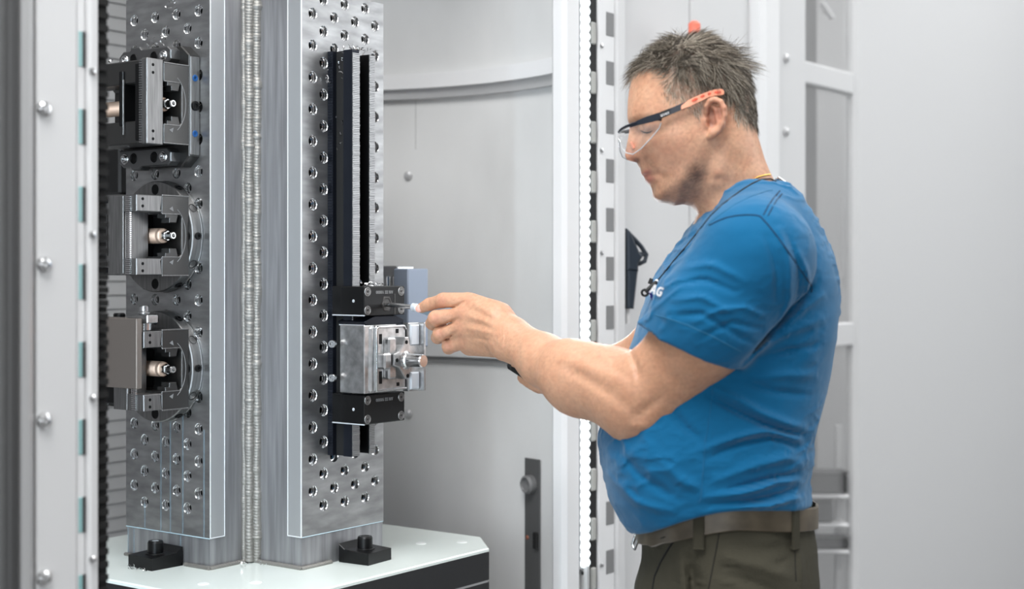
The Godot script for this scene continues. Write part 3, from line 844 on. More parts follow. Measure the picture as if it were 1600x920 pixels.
func tower() -> void:
	var t := thing("clamping_tower", "tall drilled steel clamping tower with a welded inner corner on the pallet", "clamping tower", FR * T(-.05, 0, -.03))
	var o := T(.05, 0, .03)
	var H := .9215
	# beams behind the plates, down to the pallet
	var bb := SB.new()
	bb.box(Vector3(-.1735, 0, -.125), Vector3(.0262, H - .001, .126))
	bb.box(Vector3(-.1735, 0, .126), Vector3(.0262, .0480, .1555))
	obj("beam", bb.done(), M.side_steel, t, o)
	bb = SB.new()
	bb.box(Vector3(-.02, 0, -.1225), Vector3(.1130, H - .001, .0690))
	bb.box(Vector3(.1130, 0, -.1225), Vector3(.1425, .0495, .0690))
	obj("beam", bb.done(), M.side_steel, t, o)
	# coolant film on the plates' lower steps and a few runs down the left plate
	obj("wet_edge", box_mesh(Vector3(-.1768, .0476, .1555), Vector3(.0270, .0492, .1576), .0005), M.wet, t, o)
	obj("wet_edge", box_mesh(Vector3(.1425, .0496, -.1233), Vector3(.1446, .0510, .0696), .0005), M.wet, t, o)
	for q in [[-.1290, .0490, .090], [-.089, .0490, .30], [-.066, .0490, .24], [-.036, .0490, .30], [.014, .0490, .22]]:
		obj("coolant_run", box_mesh(Vector3(q[0] - .0014, q[1], .1569), Vector3(q[0] + .0014, q[2], .15725), .0002), M.run, t, o)
	for q in [[-.158, .001, .047], [-.043, .001, .047], [-.173, .001, .047]]:
		obj("coolant_run", box_mesh(Vector3(q[0] - .0014, q[1], .1554), Vector3(q[0] + .0014, q[2], .1558), .0002), M.run, t, o)
	var bm := bushing_mesh()
	# left plate
	var xa := Transform3D(Basis(Vector3(1, 0, 0), Vector3.UP, Vector3(0, 0, 1)), Vector3(0, 0, .157))
	var ca: Array = []
	for i in 7:
		for j in 18:
			var p := Vector2(.0012 - .02615 * i, .1179 + .0512 * j + (-.0256 if i % 2 else .0))
			if p.y < H - .012: ca.append(p)
	var pa := obj("hole_plate", drilled(ca, .02615, .0512, Vector2(-.1766, .0485), Vector2(.0272, H), xa, .031), M.plate_steel, t, o)
	pa.set_meta("label", "left drilled steel plate")
	for c in ca:
		obj("threaded_bushing", bm, M.bright, pa, along(xa * Vector3(c.x, c.y, 0), Vector3(0, 0, 1)))
	# right plate
	var xb := Transform3D(Basis(Vector3(0, 0, -1), Vector3.UP, Vector3(1, 0, 0)), Vector3(.144, 0, 0))
	var cb: Array = []
	for i in 7:
		for j in 17:
			var p := Vector2(-.0457 + .0247 * i, .1212 + .0507 * j + (-.0253 if i % 2 else .0))
			if p.y < H - .012: cb.append(p)
	var pb := obj("hole_plate", drilled(cb, .0247, .0507, Vector2(-.0698, .0505), Vector2(.1235, H), xb, .031), M.plate_steel, t, o)
	pb.set_meta("label", "right drilled steel plate")
	for c in cb:
		obj("threaded_bushing", bm, M.bright, pb, along(xb * Vector3(c.x, c.y, 0), Vector3(1, 0, 0)))
	# bright milled edges of both plates with thin raised rims
	obj("plate_edge", box_mesh(Vector3(.0262, .0490, .1262), Vector3(.0278, H - .001, .1565), .0006), M.strip, t, o)
	obj("plate_edge", box_mesh(Vector3(.1135, .0510, .0690), Vector3(.1435, H - .001, .0710), .0006), M.strip, t, o)
	for q in [[.0270, .0490, .1258, .0286, H - .001, .1270], [.0270, .0490, .1556, .0286, H - .001, .1570], [.0270, .0484, .1258, .0286, .0498, .1570], [.1130, .0510, .0696, .1144, H - .001, .0718], [.1424, .0510, .0696, .1440, H - .001, .0718], [.1130, .0500, .0696, .1440, .0516, .0718]]:
		obj("edge_rim", box_mesh(Vector3(q[0], q[1], q[2]), Vector3(q[3], q[4], q[5]), .0003), M.rim_white, t, o)
	# weld run in the inner corner: columns of scaled beads
	var nz := FastNoiseLite.new()
	nz.seed = 4
	nz.frequency = .03
	var cols := [[.0285, .0850, .0044, .0, .0036], [.0345, .0785, .0086, 1.7, .0052], [.0432, .0698, .0082, 4.4, .0048]]
	for q in cols:
		var b := SurfaceTool.new()
		b.begin(Mesh.PRIMITIVE_TRIANGLES)
		b.set_smooth_group(0)
		var n := 900
		var seg := 14
		var rings: Array = []
		for k in n + 1:
			var y := .002 + (H - .004) * k / n
			var big := nz.get_noise_2d(y * 420.0, q[3] * 100.0)
			var lump := maxf(0.0, nz.get_noise_2d(y * 1100.0, q[3] * 70.0 + 500.0) - .15)
			var c := Vector3(q[0] + big * .0016, y, q[1] + nz.get_noise_2d(y * 380.0, q[3] * 90.0 + 90.0) * .0016)
			var ring := PackedVector3Array()
			for s in seg:
				var t2 := TAU * s / seg
				var e := Vector3(cos(t2), 0, sin(t2))
				var chev := .0042 * (e.x + e.z) * .707
				var saw: float = pow(absf(sin(PI * ((y + chev) / q[4] + .8 * big))), .7)
				var fine := nz.get_noise_3d(e.x * 40.0, y * 3500.0, e.z * 40.0 + q[3] * 50.0)
				ring.append(c + e * q[2] * (.88 + .11 * saw + .22 * big + .60 * lump + .05 * fine))
			rings.append(ring)
		for k in n:
			for s in seg:
				var s1 := (s + 1) % seg
				var a: Vector3 = rings[k][s]; var a1: Vector3 = rings[k][s1]; var d: Vector3 = rings[k + 1][s1]; var d1: Vector3 = rings[k + 1][s]
				var o2 := a + a1 + d + d1 - Vector3(q[0], 0, q[1]) * 4.0
				o2.y = 0
				for p in ([a, a1, d, a, d, d1] if (a1 - a).cross(d - a).dot(o2) < 0.0 else [a, d, a1, a, d1, d]): b.add_vertex(p)
		b.index()
		b.generate_normals()
		obj("weld_bead", b.commit(), M.weld, t, o)
	var edge := func(a: Vector3, c: Vector3, r: float) -> void:
		var b := SB.new()
		var pts := PackedVector3Array(); var rad := PackedFloat32Array()
		var n := int(a.distance_to(c) / .0016)
		for k in n + 1:
			pts.append(a.lerp(c, float(k) / n) + Vector3(0, .0006 * sin(k * 1.9), 0))
			rad.append(r * (.85 + .2 * absf(sin(k * .9))))
		b.tube(pts, rad, 8)
		obj("foot_weld", b.done(), M.weld, t, o)
	edge.call(Vector3(.029, .0015, .158), Vector3(.029, .0015, .085), .0042)
	edge.call(Vector3(.034, .0015, .072), Vector3(.146, .0015, .072), .0042)
	edge.call(Vector3(-.03, .0015, .1585), Vector3(.030, .0015, .1585), .0042)
	edge.call(Vector3(.1455, .0015, .073), Vector3(.1455, .0015, .005), .0042)
	edge.call(Vector3(-.177, .0015, .1585), Vector3(-.10, .0015, .1585), .0036)
	edge.call(Vector3(.1455, .0015, -.08), Vector3(.1455, .0015, -.124), .0042)

# ---------------------------------------------------------------- vises on the left plate
# built with the plate's surface at z = 0, the vise's own middle at the origin, x towards the right end
func vise(called: String, label: String, yc: float, round_base: bool, body_out: float, jaw_out: float) -> Node3D:
	var t := thing(called, label, "vise", FR * T(-.0785, yc, .157))
	var E := .0815                     # half length
	var b := SB.new()
	if round_base:
		b.lathe(PackedVector2Array([Vector2(.0895, 0), Vector2(.0895, .0195), Vector2(.0880, .021), Vector2(0, .021)]), 72, along(Vector3(), Vector3(0, 0, 1)))
		obj("base_disc", b.done(), M.jaw, t)
		b = SB.new()
		b.lathe(PackedVector2Array([Vector2(.0905, .0012), Vector2(.0905, .0026), Vector2(.0895, .003)]), 72, along(Vector3(), Vector3(0, 0, 1)))
		obj("base_rim", b.done(), M.bright, t)
		var cs := SB.new()
		cs.lathe(PackedVector2Array([Vector2(.0072, .0006), Vector2(.0066, .0006), Vector2(.0060, -.004), Vector2(.004, -.004), Vector2(.0035, -.006), Vector2(0, -.006)]), 20)
		var cm := cs.done()
		for k in 12:
			var a := TAU * k / 12
			if k % 2 == 0:
				obj("rim_screw", screw_mesh(.0058, .0028), M.black, t, along(Vector3(cos(a) * .0890, sin(a) * .0890, .0105), Vector3(cos(a), sin(a), 0)))
			if k % 3 != 0:
				continue
			var hb := SB.new()
			hb.lathe(PackedVector2Array([Vector2(.0085, 0), Vector2(.0080, .0006), Vector2(.0072, .0006), Vector2(.0068, .0002), Vector2(0, .0002)]), 20)
			obj("counterbore", hb.done(), M.pit, t, along(Vector3(cos(a) * .076, sin(a) * .076, .021), Vector3(0, 0, 1)))
		for a in [.52, -.52, 1.05, -1.05]:
			obj("rim_bore", cm, M.pit, t, along(Vector3(cos(a) * .0893, sin(a) * .0893, .0105), Vector3(cos(a), sin(a), 0)))
	else:
		var h := .096
		var oc := PackedVector2Array([Vector2(-E, -.062), Vector2(-.052, -h), Vector2(.062, -h), Vector2(E, -.080), Vector2(E, .080), Vector2(.062, h), Vector2(-.052, h), Vector2(-E, .062)])
		b.extrude(oc, 0, .021, Transform3D(), .0015)
		obj("base_plate", b.done(), M.dark, t)
		obj("base_edge", box_mesh(Vector3(E - .002, -.078, .001), Vector3(E + .0018, .078, .0195), .0008), M.jaw, t)
		for y in [.044, -.044]:
			var pl := SB.new()
			pl.lathe(PackedVector2Array([Vector2(.0055, 0), Vector2(.0050, .0012), Vector2(.0030, .0012), Vector2(.0026, .0), Vector2(0, .0)]), 18)
			obj("blue_plug", pl.done(), M.blue, t, along(Vector3(E + .0018, y, .0105), Vector3(1, 0, 0)))
		obj("edge_screw", screw_mesh(.0078, .0024), M.black, t, along(Vector3(E + .0018, 0, .0105), Vector3(1, 0, 0)))
		# the two clamping lugs above and below, with cap screws
		for s in [1.0, -1.0]:
			var lug := SB.new()
			var q := PackedVector2Array([Vector2(-.066, s * .066), Vector2(.050, s * .066), Vector2(.060, s * .074), Vector2(.060, s * .088), Vector2(.052, s * .094), Vector2(-.010, s * .094), Vector2(-.016, s * .099), Vector2(-.034, s * .099), Vector2(-.040, s * .094), Vector2(-.056, s * .094), Vector2(-.066, s * .086)])
			lug.extrude(q, .021, .040, Transform3D(), .0015)
			var lg := obj("clamping_lug", lug.done(), M.mid, t)
			for x in [-.052, -.030, .020, .042]:
				var deep: bool = is_equal_approx(x, -.030) or is_equal_approx(x, .020)
				var ring := SB.new()
				ring.lathe(PackedVector2Array([Vector2(.0088, .0002), Vector2(.0080, .0010), Vector2(.0068, .0010), Vector2(.0062, .0004), Vector2(0, .0004)]), 20)
				obj("bore", ring.done(), M.pit if deep else M.bright, lg, along(Vector3(x, s * .080, .040), Vector3(0, 0, 1)))
				if not deep: obj("cap_screw", screw_mesh(.0060, .0035), M.bright, lg, along(Vector3(x, s * .080, .0405), Vector3(0, 0, 1)))
	# body: end plate with a recess opening outwards, two side bars, floor
	var hh := .062
	var c := PackedVector2Array([Vector2(.021, -hh), Vector2(body_out, -hh), Vector2(body_out, -.033), Vector2(.040, -.033), Vector2(.036, -.029), Vector2(.036, .029), Vector2(.040, .033), Vector2(body_out, .033), Vector2(body_out, hh), Vector2(.021, hh)])
	# outline lies in (out, up); pushed along the vise
	var side := Transform3D(Basis(Vector3(0, 0, 1), Vector3(0, 1, 0), Vector3(1, 0, 0)), Vector3())
	b = SB.new()
	b.extrude(c, -E, E, side, .0012)
	obj("vise_body", b.done(), M.dark, t)
	for s in [1.0, -1.0]:
		obj("body_rim", box_mesh(Vector3(E - .010, s * (hh + .0002) - .001, .0215), Vector3(E + .0006, s * (hh + .0002) + .001, body_out), .0004), M.jaw, t)
		obj("channel_rim", box_mesh(Vector3(E - .003, s * .0335 - .0008, .040), Vector3(E + .0008, s * .0335 + .0008, body_out), .0003), M.jaw, t)
		# little keeper in the channel's mouth
		var kp := SB.new()
		kp.extrude(PackedVector2Array([Vector2(body_out - .030, s * .020), Vector2(body_out - .016, s * .020), Vector2(body_out - .016, s * .027), Vector2(body_out - .008, s * .027), Vector2(body_out - .008, s * .034), Vector2(body_out - .034, s * .034)]), E - .020, E - .001, side, .0008)
		obj("keeper", kp.done(), M.dark, t)
	obj("channel_edge", box_mesh(Vector3(E - .003, -.029, .0350), Vector3(E + .0008, .029, .0366), .0003), M.jaw, t)
	# spindle along the vise with a hexagon end
	var zs := .055
	var xs := Transform3D(Basis(Vector3(0, -1, 0), Vector3(1, 0, 0), Vector3(0, 0, 1)), Vector3(0, 0, zs))
	b = SB.new()
	var pr := PackedVector2Array()
	pr.append(Vector2(0, -E))
	var x := -E
	while x < .052:
		pr.append(Vector2(.0108, x)); pr.append(Vector2(.0122, x + .0016)); pr.append(Vector2(.0108, x + .0032))
		x += .0034
	pr.append(Vector2(.0118, .054)); pr.append(Vector2(.0118, .060)); pr.append(Vector2(.0100, .062)); pr.append(Vector2(.0, .062))
	b.lathe(pr, 24, xs)
	var sp := obj("spindle", b.done(), M.copper, t)
	b = SB.new()
	b.lathe(PackedVector2Array([Vector2(.0085, .058), Vector2(.0085, .070), Vector2(.0078, .071), Vector2(.0, .071)]), 6, xs)
	b.lathe(PackedVector2Array([Vector2(.0060, .070), Vector2(.0060, .082), Vector2(.0050, .084), Vector2(.0032, .084), Vector2(.003, .079), Vector2(0, .079)]), 20, xs)
	obj("hexagon_end", b.done(), M.bright, sp)
	# engraved turning arrow on the end face
	b = SB.new()
	var pts := PackedVector3Array()
	for k in 13:
		var a := lerpf(-1.05, 1.05, k / 12.0)
		pts.append(Vector3(E + .0002, sin(a) * .047, .062 - cos(a) * .034))
	b.tube(pts, PackedFloat32Array([.0006]), 5)
	for s in ([1.0, -1.0] if round_base else [-1.0]):
		var tip := Vector3(E + .0005, s * .0455, .055)
		b.tri(tip, tip + Vector3(0, -s * .008, -.0022), tip + Vector3(0, -s * .004, .0065), Vector3(1, 0, 0))
	obj("arrow_mark", b.done(), M.mark, t)
	return t

func text_mesh(s: String, h: float, depth: float, mono := false) -> TextMesh:
	var f := SystemFont.new()
	f.font_names = PackedStringArray(["Droid Sans Mono" if mono else "Droid Sans"])
	f.font_weight = 700
	var tm := TextMesh.new()
	tm.text = s
	tm.font = f
	tm.font_size = 32
	tm.pixel_size = h / 24.0
	tm.depth = depth
	tm.curve_step = 2.0
	return tm

func vises() -> void:
	var E := .0815
	# top: end plate of bright steel, open window over the spindle
	var a := vise("vise", "dark centring vise on an octagonal base, top of the left plate", .7330, false, .072, .104)
	var b := SB.new()
	for s in [1.0, -1.0]:
		b.box(Vector3(-E - .03, s * .047 - .018, .060), Vector3(E - .014, s * .047 + .018, .102), .002)
	obj("side_bar", b.done(), M.dark, a)
	obj("end_bar", box_mesh(Vector3(E - .012, -.066, .074), Vector3(E + .001, .066, .106), .0012), M.jaw, a).set_meta("label", "bright steel end bar")
	b = SB.new()
	for k in 34:
		b.box(Vector3(E - .016, -.064 + .0038 * k, .098), Vector3(E - .011, -.0615 + .0038 * k, .1075))
	obj("serrated_edge", b.done(), M.jaw, a)
	obj("jaw_back", box_mesh(Vector3(E - .030, -.060, .060), Vector3(E - .016, .060, .1045), .002), M.black, a)
	obj("centre_post", box_mesh(Vector3(E - .066, -.036, .050), Vector3(E - .056, .050, .106), .0015), M.black, a)
	obj("post_edge", box_mesh(Vector3(E - .0562, -.050, .1030), Vector3(E - .0545, .036, .1066), .0006), M.jaw, a)
	b = SB.new()
	b.lathe(PackedVector2Array([Vector2(.015, 0), Vector2(.0165, .002), Vector2(.0165, .006), Vector2(.0135, .008), Vector2(.0135, .012), Vector2(.011, .013)]), 24, Transform3D(Basis(Vector3(0, -1, 0), Vector3(1, 0, 0), Vector3(0, 0, 1)), Vector3(E - .054, 0, .055)))
	obj("spindle_collar", b.done(), M.bright, a)
	for y in [.056, .044, -.046, -.058]:
		obj("pin_hole", cyl_mesh(.0024, 0, .0004, 12), M.pit, a, along(Vector3(E + .001, y, .094), Vector3(1, 0, 0)))
	# middle and bottom: stepped jaws
	for w in 2:
		var v := vise("vise", ["dark centring vise with empty stepped jaws on a round base, middle of the left plate", "dark centring vise on a round base holding a brushed block, lowest on the left plate"][w], [.5270, .3180][w], true, .076, [.128, .113][w])
		var out: float = [.126, .112][w]
		var jl: float = [.0, -.004][w]
		var q := PackedVector2Array([Vector2(.050, -.061), Vector2(out - .006, -.061), Vector2(out, -.058), Vector2(out, .058), Vector2(out - .006, .061), Vector2(.050, .061)])
		var side := Transform3D(Basis(Vector3(0, 0, 1), Vector3(0, 1, 0), Vector3(1, 0, 0)), Vector3())
		b = SB.new()
		b.extrude(PackedVector2Array([Vector2(.074, -.061), Vector2(out, -.061), Vector2(out, .061), Vector2(.074, .061)]), E - .066 + jl, E - .034 + jl, side, .001)
		var jw := obj("jaw", b.done(), M.jaw, v)
		# cheeks above and below the spindle window stand forward
		for s in [1.0, -1.0]:
			b = SB.new()
			b.extrude(PackedVector2Array([Vector2(.074, s * .036), Vector2(out, s * .036), Vector2(out, s * .0612), Vector2(.076, s * .0612), Vector2(.079, s * .040)]), E - .034 + jl, E + .001, side, .001)
			obj("jaw_cheek", b.done(), M.jaw, jw)
			for k in 2:
				obj("pin_hole", cyl_mesh(.0024, 0, .0004, 12), M.pit, jw, along(Vector3(E + .001, s * (.044 + .011 * k), out - .012), Vector3(1, 0, 0)))
		# serrated front edge, grooved face
		b = SB.new()
		for k in 40:
			b.box(Vector3(E - .022 + jl, -.060 + .0030 * k, out - .001), Vector3(E - .012 + jl, -.0583 + .0030 * k, out + .0022))
		obj("serrated_edge", b.done(), M.bright, jw)
		b = SB.new()
		b.box(Vector3(E - .046 + jl, -.060, out), Vector3(E - .028 + jl, .060, out + .002), .0006)
		if w == 0: obj("jaw_step", b.done(), M.jaw, jw)
		for k in 2:
			obj("groove_line", box_mesh(Vector3(E - .0342 + jl, -.0612, out - .006 - .005 * k), Vector3(E - .0336 + jl, .0612, out - .0045 - .005 * k)), M.pit, jw)
		obj("window_floor", box_mesh(Vector3(E - .071, -.032, .037), Vector3(E - .066, .032, out - .002), .0005), M.pit, jw)
		# the opposite jaw
		b = SB.new()
		b.extrude(PackedVector2Array([Vector2(.060, -.061), Vector2(out, -.061), Vector2(out, .061), Vector2(.060, .061)]), -E - .02, -E + .040, side, .001)
		var jf := obj("jaw", b.done(), M.jaw, v)
		b = SB.new()
		for x in [-E + .042, -E + .056]:
			b.box(Vector3(x, -.058, .074), Vector3(x + .006, .058, out - .010 + .003 * sin(x * 300.0)), .001)
		obj("parallel", b.done(), M.blue_black if w == 0 else M.dark, v)
		b = SB.new()
		b.box(Vector3(-E + .040, -.050, out - .012), Vector3(E - .052, .050, out - .006), .001)
		if w == 0: obj("cover_strip", b.done(), M.steel, v)
	# brushed block held in the lowest vise
	var blk := thing("workpiece_block", "brushed grey metal block clamped in the lowest vise of the left plate", "workpiece", FR * T(-.05, .292, .236))
	var wb := SB.new()
	wb.box(Vector3(-.08, 0, 0), Vector3(.002, .107, .036), .001)
	wb.box(Vector3(-.08, 0, .036), Vector3(.054, .107, .047), .001)
	obj("block", wb.done(), M.block, blk)
	obj("block_foot", box_mesh(Vector3(-.08, -.028, -.002), Vector3(-.002, .0, .030), .002), M.black, blk)
	# clamp stud standing on the jaw of the lowest vise
	var cs := thing("clamp_stud", "silver stud with a cross plate standing on the lowest vise's jaw", "stud", FR * T(-.016, .3795, .252))
	obj("post", cyl_mesh(.0115, 0, .013, 24, Transform3D(), .001), M.bright, cs)
	obj("cross_plate", box_mesh(Vector3(-.030, .012, -.010), Vector3(.022, .0245, .012), .0015), M.alu, cs)
	var b3 := SB.new()
	b3.cyl(.0092, .0245, .030, 24, Transform3D(), .002)
	b3.lathe(PackedVector2Array([Vector2(.0078, .030), Vector2(.0078, .0375), Vector2(.0065, .039), Vector2(.0, .039)]), 6)
	obj("stud_head", b3.done(), M.alu, cs)
	# dark knob behind the block
	var kn := thing("black_knob", "black round plunger standing behind the brushed block at the left edge", "handknob", FR * T(-.19, .375, .16))
	var b4 := SB.new()
	b4.cyl(.021, 0, .014, 24, Transform3D(), .002)
	obj("knob_base", b4.done(), M.grey, kn)
	obj("knob_cap", cyl_mesh(.010, .014, .027, 16, Transform3D(), .002), M.black, kn)

# ---------------------------------------------------------------- rail vise on the right plate
func rail_vise() -> void:
	var t := thing("rail_vise", "long black rail vise bolted upright to the right plate", "vise", FR * T(.144, .175, -.02))
	var o := T(-.144, -.175, .02)
	var Y0 := .1755
	var Y1 := .8250
	var yx := Transform3D(Basis(Vector3(1, 0, 0), Vector3(0, 0, 1), Vector3(0, 1, 0)), Vector3())
	var b := SB.new()
	b.extrude(PackedVector2Array([Vector2(.1445, .012), Vector2(.1560, .012), Vector2(.1560, .0035), Vector2(.1765, .0035), Vector2(.1765, .0095), Vector2(.1950, .0095), Vector2(.1950, -.0075), Vector2(.1500, -.0075), Vector2(.1500, -.010), Vector2(.1445, -.010)]), Y0, Y1, yx)
	obj("rail", b.done(), M.blue_black, t, o)
	obj("groove_shade", box_mesh(Vector3(.1562, Y0, .0030), Vector3(.1763, Y1, .0042)), M.rubber, t, o)  # black strip paints the shade inside the undercut
	b = SB.new()
	b.extrude(PackedVector2Array([Vector2(.1445, -.0300), Vector2(.1950, -.0300), Vector2(.1950, -.0440), Vector2(.1445, -.0440)]), Y0 + .002, Y1 - .004, yx)
	obj("rail", b.done(), M.black, t, o)
	# toothed racks on the front of both rails and along the flange: stacked plates too fine to count
	for r in [[-.0073, .0093], [-.0438, -.0302]]:
		b = SB.new()
		var y := Y0 + .001
		while y < Y1 - .006:
			var hgt := rng.randf_range(.0025, .0031)
			b.box(Vector3(.194, y, r[0]), Vector3(.1962 + rng.randf_range(0, .0009), y + hgt - .0004, r[1]), .0002)
			y += hgt
		var k := obj("toothed_rack", b.done(), M.steel, t, o)
		k.set_meta("kind", "stuff")
	b = SB.new()
	var yy := Y0
	while yy < Y1 - .004:
		b.box(Vector3(.1462, yy, .0118), Vector3(.1548, yy + .0034, .0128), .0003)
		yy += .0046
	obj("flange_teeth", b.done(), M.blue_black, t, o).set_meta("kind", "stuff")
	# upper and lower black jaw blocks
	var blk := func(y0: float, y1: float, called: String, words: String, hexa: bool) -> Node3D:
		var j := obj(called, box_mesh(Vector3(.1780, y0, -.0800), Vector3(.2290, y1, .0180), .0014), M.black, t, o)
		obj("carrier", box_mesh(Vector3(.1560, y0, -.0700), Vector3(.1785, y1, .0140), .001), M.black, j)
		obj("lower_edge", box_mesh(Vector3(.1600, y0 - .0006, .0155), Vector3(.2285, y0 + .0014, .0184), .0004), M.edge_steel, j)
		var dot := SB.new()
		dot.lathe(PackedVector2Array([Vector2(.0026, 0), Vector2(.0022, .0006), Vector2(0, .0006)]), 14)
		obj("side_pin", dot.done(), M.edge_steel, j, along(Vector3(.2060, (y0 + y1) / 2, .018), Vector3(0, 0, 1)))
		for yv in [y0 + .0085, y1 - .0085]:
			for vv in [.0100, -.0710]:
				var s := SB.new()
				s.lathe(PackedVector2Array([Vector2(.0074, .0), Vector2(.0070, .0008), Vector2(.0058, .0008), Vector2(.0052, -.0004), Vector2(.0048, -.0004)]), 20)
				s.screw(.0050, .0012, T(0, -.0004, 0))
				obj("corner_screw", s.done(), M.jaw, j, along(Vector3(.2290, yv, vv), Vector3(1, 0, 0)))
		if words:
			var tm := text_mesh(words, .0052, .0004)
			obj("engraving", tm, M.mark, j, Transform3D(Basis(Vector3(0, 0, 1), Vector3(0, -1, 0), Vector3(1, 0, 0)), Vector3(.2292, y1 - .0095, -.030)))
		if hexa:
			var h := SB.new()
			h.lathe(PackedVector2Array([Vector2(.0135, .0002), Vector2(.0120, .0010), Vector2(.0100, .0010), Vector2(.0085, .0002), Vector2(.0, .0002)]), 6)
			obj("hexagon_socket", h.done(), M.dark, j, along(Vector3(.2290, y0 + .0185, -.0350), Vector3(1, 0, 0)))
			obj("recess_frame", box_mesh(Vector3(.2288, y0 + .001, -.056), Vector3(.2297, y0 + .034, -.0535), .0003), M.dark, j)
		return j
	blk.call(.4010, .4475, "jaw_block", "AN III 10000", true)
	blk.call(.2290, .2760, "jaw_block", "AN III 98000", false)
	# wedge under the upper block
	var wd := SB.new()
	wd.extrude(PackedVector2Array([Vector2(-.080, .386), Vector2(.012, .386), Vector2(.016, .391), Vector2(-.010, .400), Vector2(-.060, .400), Vector2(-.080, .393)]), .1700, .2270, Transform3D(Basis(Vector3(0, 0, 1), Vector3(0, 1, 0), Vector3(1, 0, 0)), Vector3()), .001)
	obj("wedge", wd.done(), M.blue_black, t, o)
	obj("wedge_edge", box_mesh(Vector3(.1720, .3850, .0128), Vector3(.2260, .3868, .0150), .0004), M.edge_steel, t, o)

	# milled aluminium part clamped between the jaw blocks
	var w := thing("milled_part", "bright milled aluminium part with a round stud clamped in the rail vise", "workpiece", FR * T(.185, .279, -.03))
	var wo := T(-.185, -.279, .03)
	obj("stock", box_mesh(Vector3(.1800, .2785, -.0560), Vector3(.2330, .3860, .0220), .0014), M.alu, w, wo)
	obj("corner_step", box_mesh(Vector3(.2250, .2800, -.0100), Vector3(.2370, .3840, .0120), .003), M.alu, w, wo)
	# machined front: floor, rim, bosses, slots
	var pl := SB.new()
	pl.box(Vector3(.2300, .2800, -.0700), Vector3(.2400, .3850, .0020), .0025)
	var fl := obj("machined_face", pl.done(), M.alu, w, wo)
	var rim := SB.new()
	var pts := PackedVector3Array()
	for p in [[-.0690, .2830], [.0010, .2830], [.0010, .3790], [-.0020, .3830], [-.0640, .3830], [-.0690, .3780]]:
		pts.append(Vector3(.2405, p[1], p[0]))
	rim.tube(pts, PackedFloat32Array([.0022]), 8)
	obj("face_rim", rim.done(), M.bright, fl)
	var boss := func(v0: float, v1: float, y0: float, y1: float, u1: float, called := "boss") -> void:
		obj(called, box_mesh(Vector3(.2380, y0, v0), Vector3(u1, y1, v1), .0028), M.alu, fl)
	boss.call(-.0180, .0000, .3170, .3420, .2560)
	boss.call(-.0350, -.0160, .3000, .3660, .2510)
	boss.call(-.0700, -.0520, .2980, .3640, .2490)
	var lug := SB.new()
	var q := PackedVector2Array([Vector2(-.0560, .3020), Vector2(-.0500, .2990), Vector2(-.0430, .3060), Vector2(-.0330, .3180), Vector2(-.0200, .3220), Vector2(-.0200, .3400), Vector2(-.0330, .3440), Vector2(-.0430, .3540), Vector2(-.0470, .3660), Vector2(-.0560, .3660), Vector2(-.0600, .3540), Vector2(-.0640, .3300), Vector2(-.0600, .3100)])
	lug.extrude(q, .2400, .2580, Transform3D(Basis(Vector3(0, 0, 1), Vector3(0, 1, 0), Vector3(1, 0, 0)), Vector3()), .0015)
	obj("lug_flange", lug.done(), M.alu, fl)
	var st := SB.new()
	st.lathe(PackedVector2Array([Vector2(.0150, 0), Vector2(.0120, .003), Vector2(.0108, .006), Vector2(.0108, .034), Vector2(.0094, .036), Vector2(.0, .036)]), 32)
	obj("stud", st.done(), M.bright, fl, along(Vector3(.2580, .3290, -.0500), Vector3(1, 0, 0)))
	for p in [[-.0500, .3580], [-.0270, .3300], [-.0530, .3040]]:
		obj("drilled_hole", cyl_mesh(.0032, 0, .0005, 14), M.pit, fl, along(Vector3(.2581, p[1], p[0]), Vector3(1, 0, 0)))
	for p in [[-.0080, .2930, .3130], [-.0080, .3560, .3720], [-.0480, .3720, .3790], [-.0500, .2870, .2930]]:
		obj("slot", box_mesh(Vector3(.2395, p[1], p[0] - .0036), Vector3(.2406, p[2], p[0] + .0036), .0004), M.pit, fl)
	# upright plate with deep pockets on the far side
	obj("side_wall", box_mesh(Vector3(.2300, .2770, -.1010), Vector3(.2440, .3880, -.0720), .0015), M.alu, w, wo)
	obj("wall_rim", box_mesh(Vector3(.2430, .2770, -.1010), Vector3(.2560, .3880, -.0965), .0008), M.alu, w, wo)
	for p in [[.3510, .3850], [.2800, .3080]]:
		var k := SB.new()
		k.extrude(PackedVector2Array([Vector2(-.0960, p[0]), Vector2(-.0740, p[0]), Vector2(-.0740, p[1]), Vector2(-.0960, p[1])]), .2440, .2475, Transform3D(Basis(Vector3(0, 0, 1), Vector3(0, 1, 0), Vector3(1, 0, 0)), Vector3()), .002)
		obj("pocket_land", k.done(), M.edge_steel, w, wo)
	# two stop screws left of the part
	for y in [.356, .302]:
		var sc := thing("stop_screw", ["upper stop screw left of the milled part", "lower stop screw left of the milled part"][0 if y > .33 else 1], "screw", FR * Transform3D(Basis(), Vector3(.1740, y, .026)))
		obj("shank", cyl_mesh(.0030, -.012, .010, 12, along(Vector3(), Vector3(.4, 0, 1))), M.bright, sc)
		obj("screw_head", screw_mesh(.0062, .008), M.bright, sc, along(Vector3(.0, 0, .004), Vector3(.4, 0, 1)))

	# steel block of the vise on the tower's rear, seen past the right plate
	var rb := thing("rear_vise_jaw", "blue-grey steel jaw block behind the tower, past the right plate", "vise jaw", FR * T(.10, .35, -.20))
	var ro := T(-.10, -.35, .20)
	obj("jaw_plate", box_mesh(Vector3(.117, .340, -.235), Vector3(.150, .4760, -.180), .002), mat("blue grey steel", Color(.60, .64, .70), .5, .6), rb, ro)
	obj("jaw_top", box_mesh(Vector3(.02, .405, -.235), Vector3(.117, .4810, -.190), .002), M.bright, rb, ro)
	obj("jaw_stem", cyl_mesh(.006, .40, .462, 12, T(.098, 0, -.185)), M.bright, rb, ro)
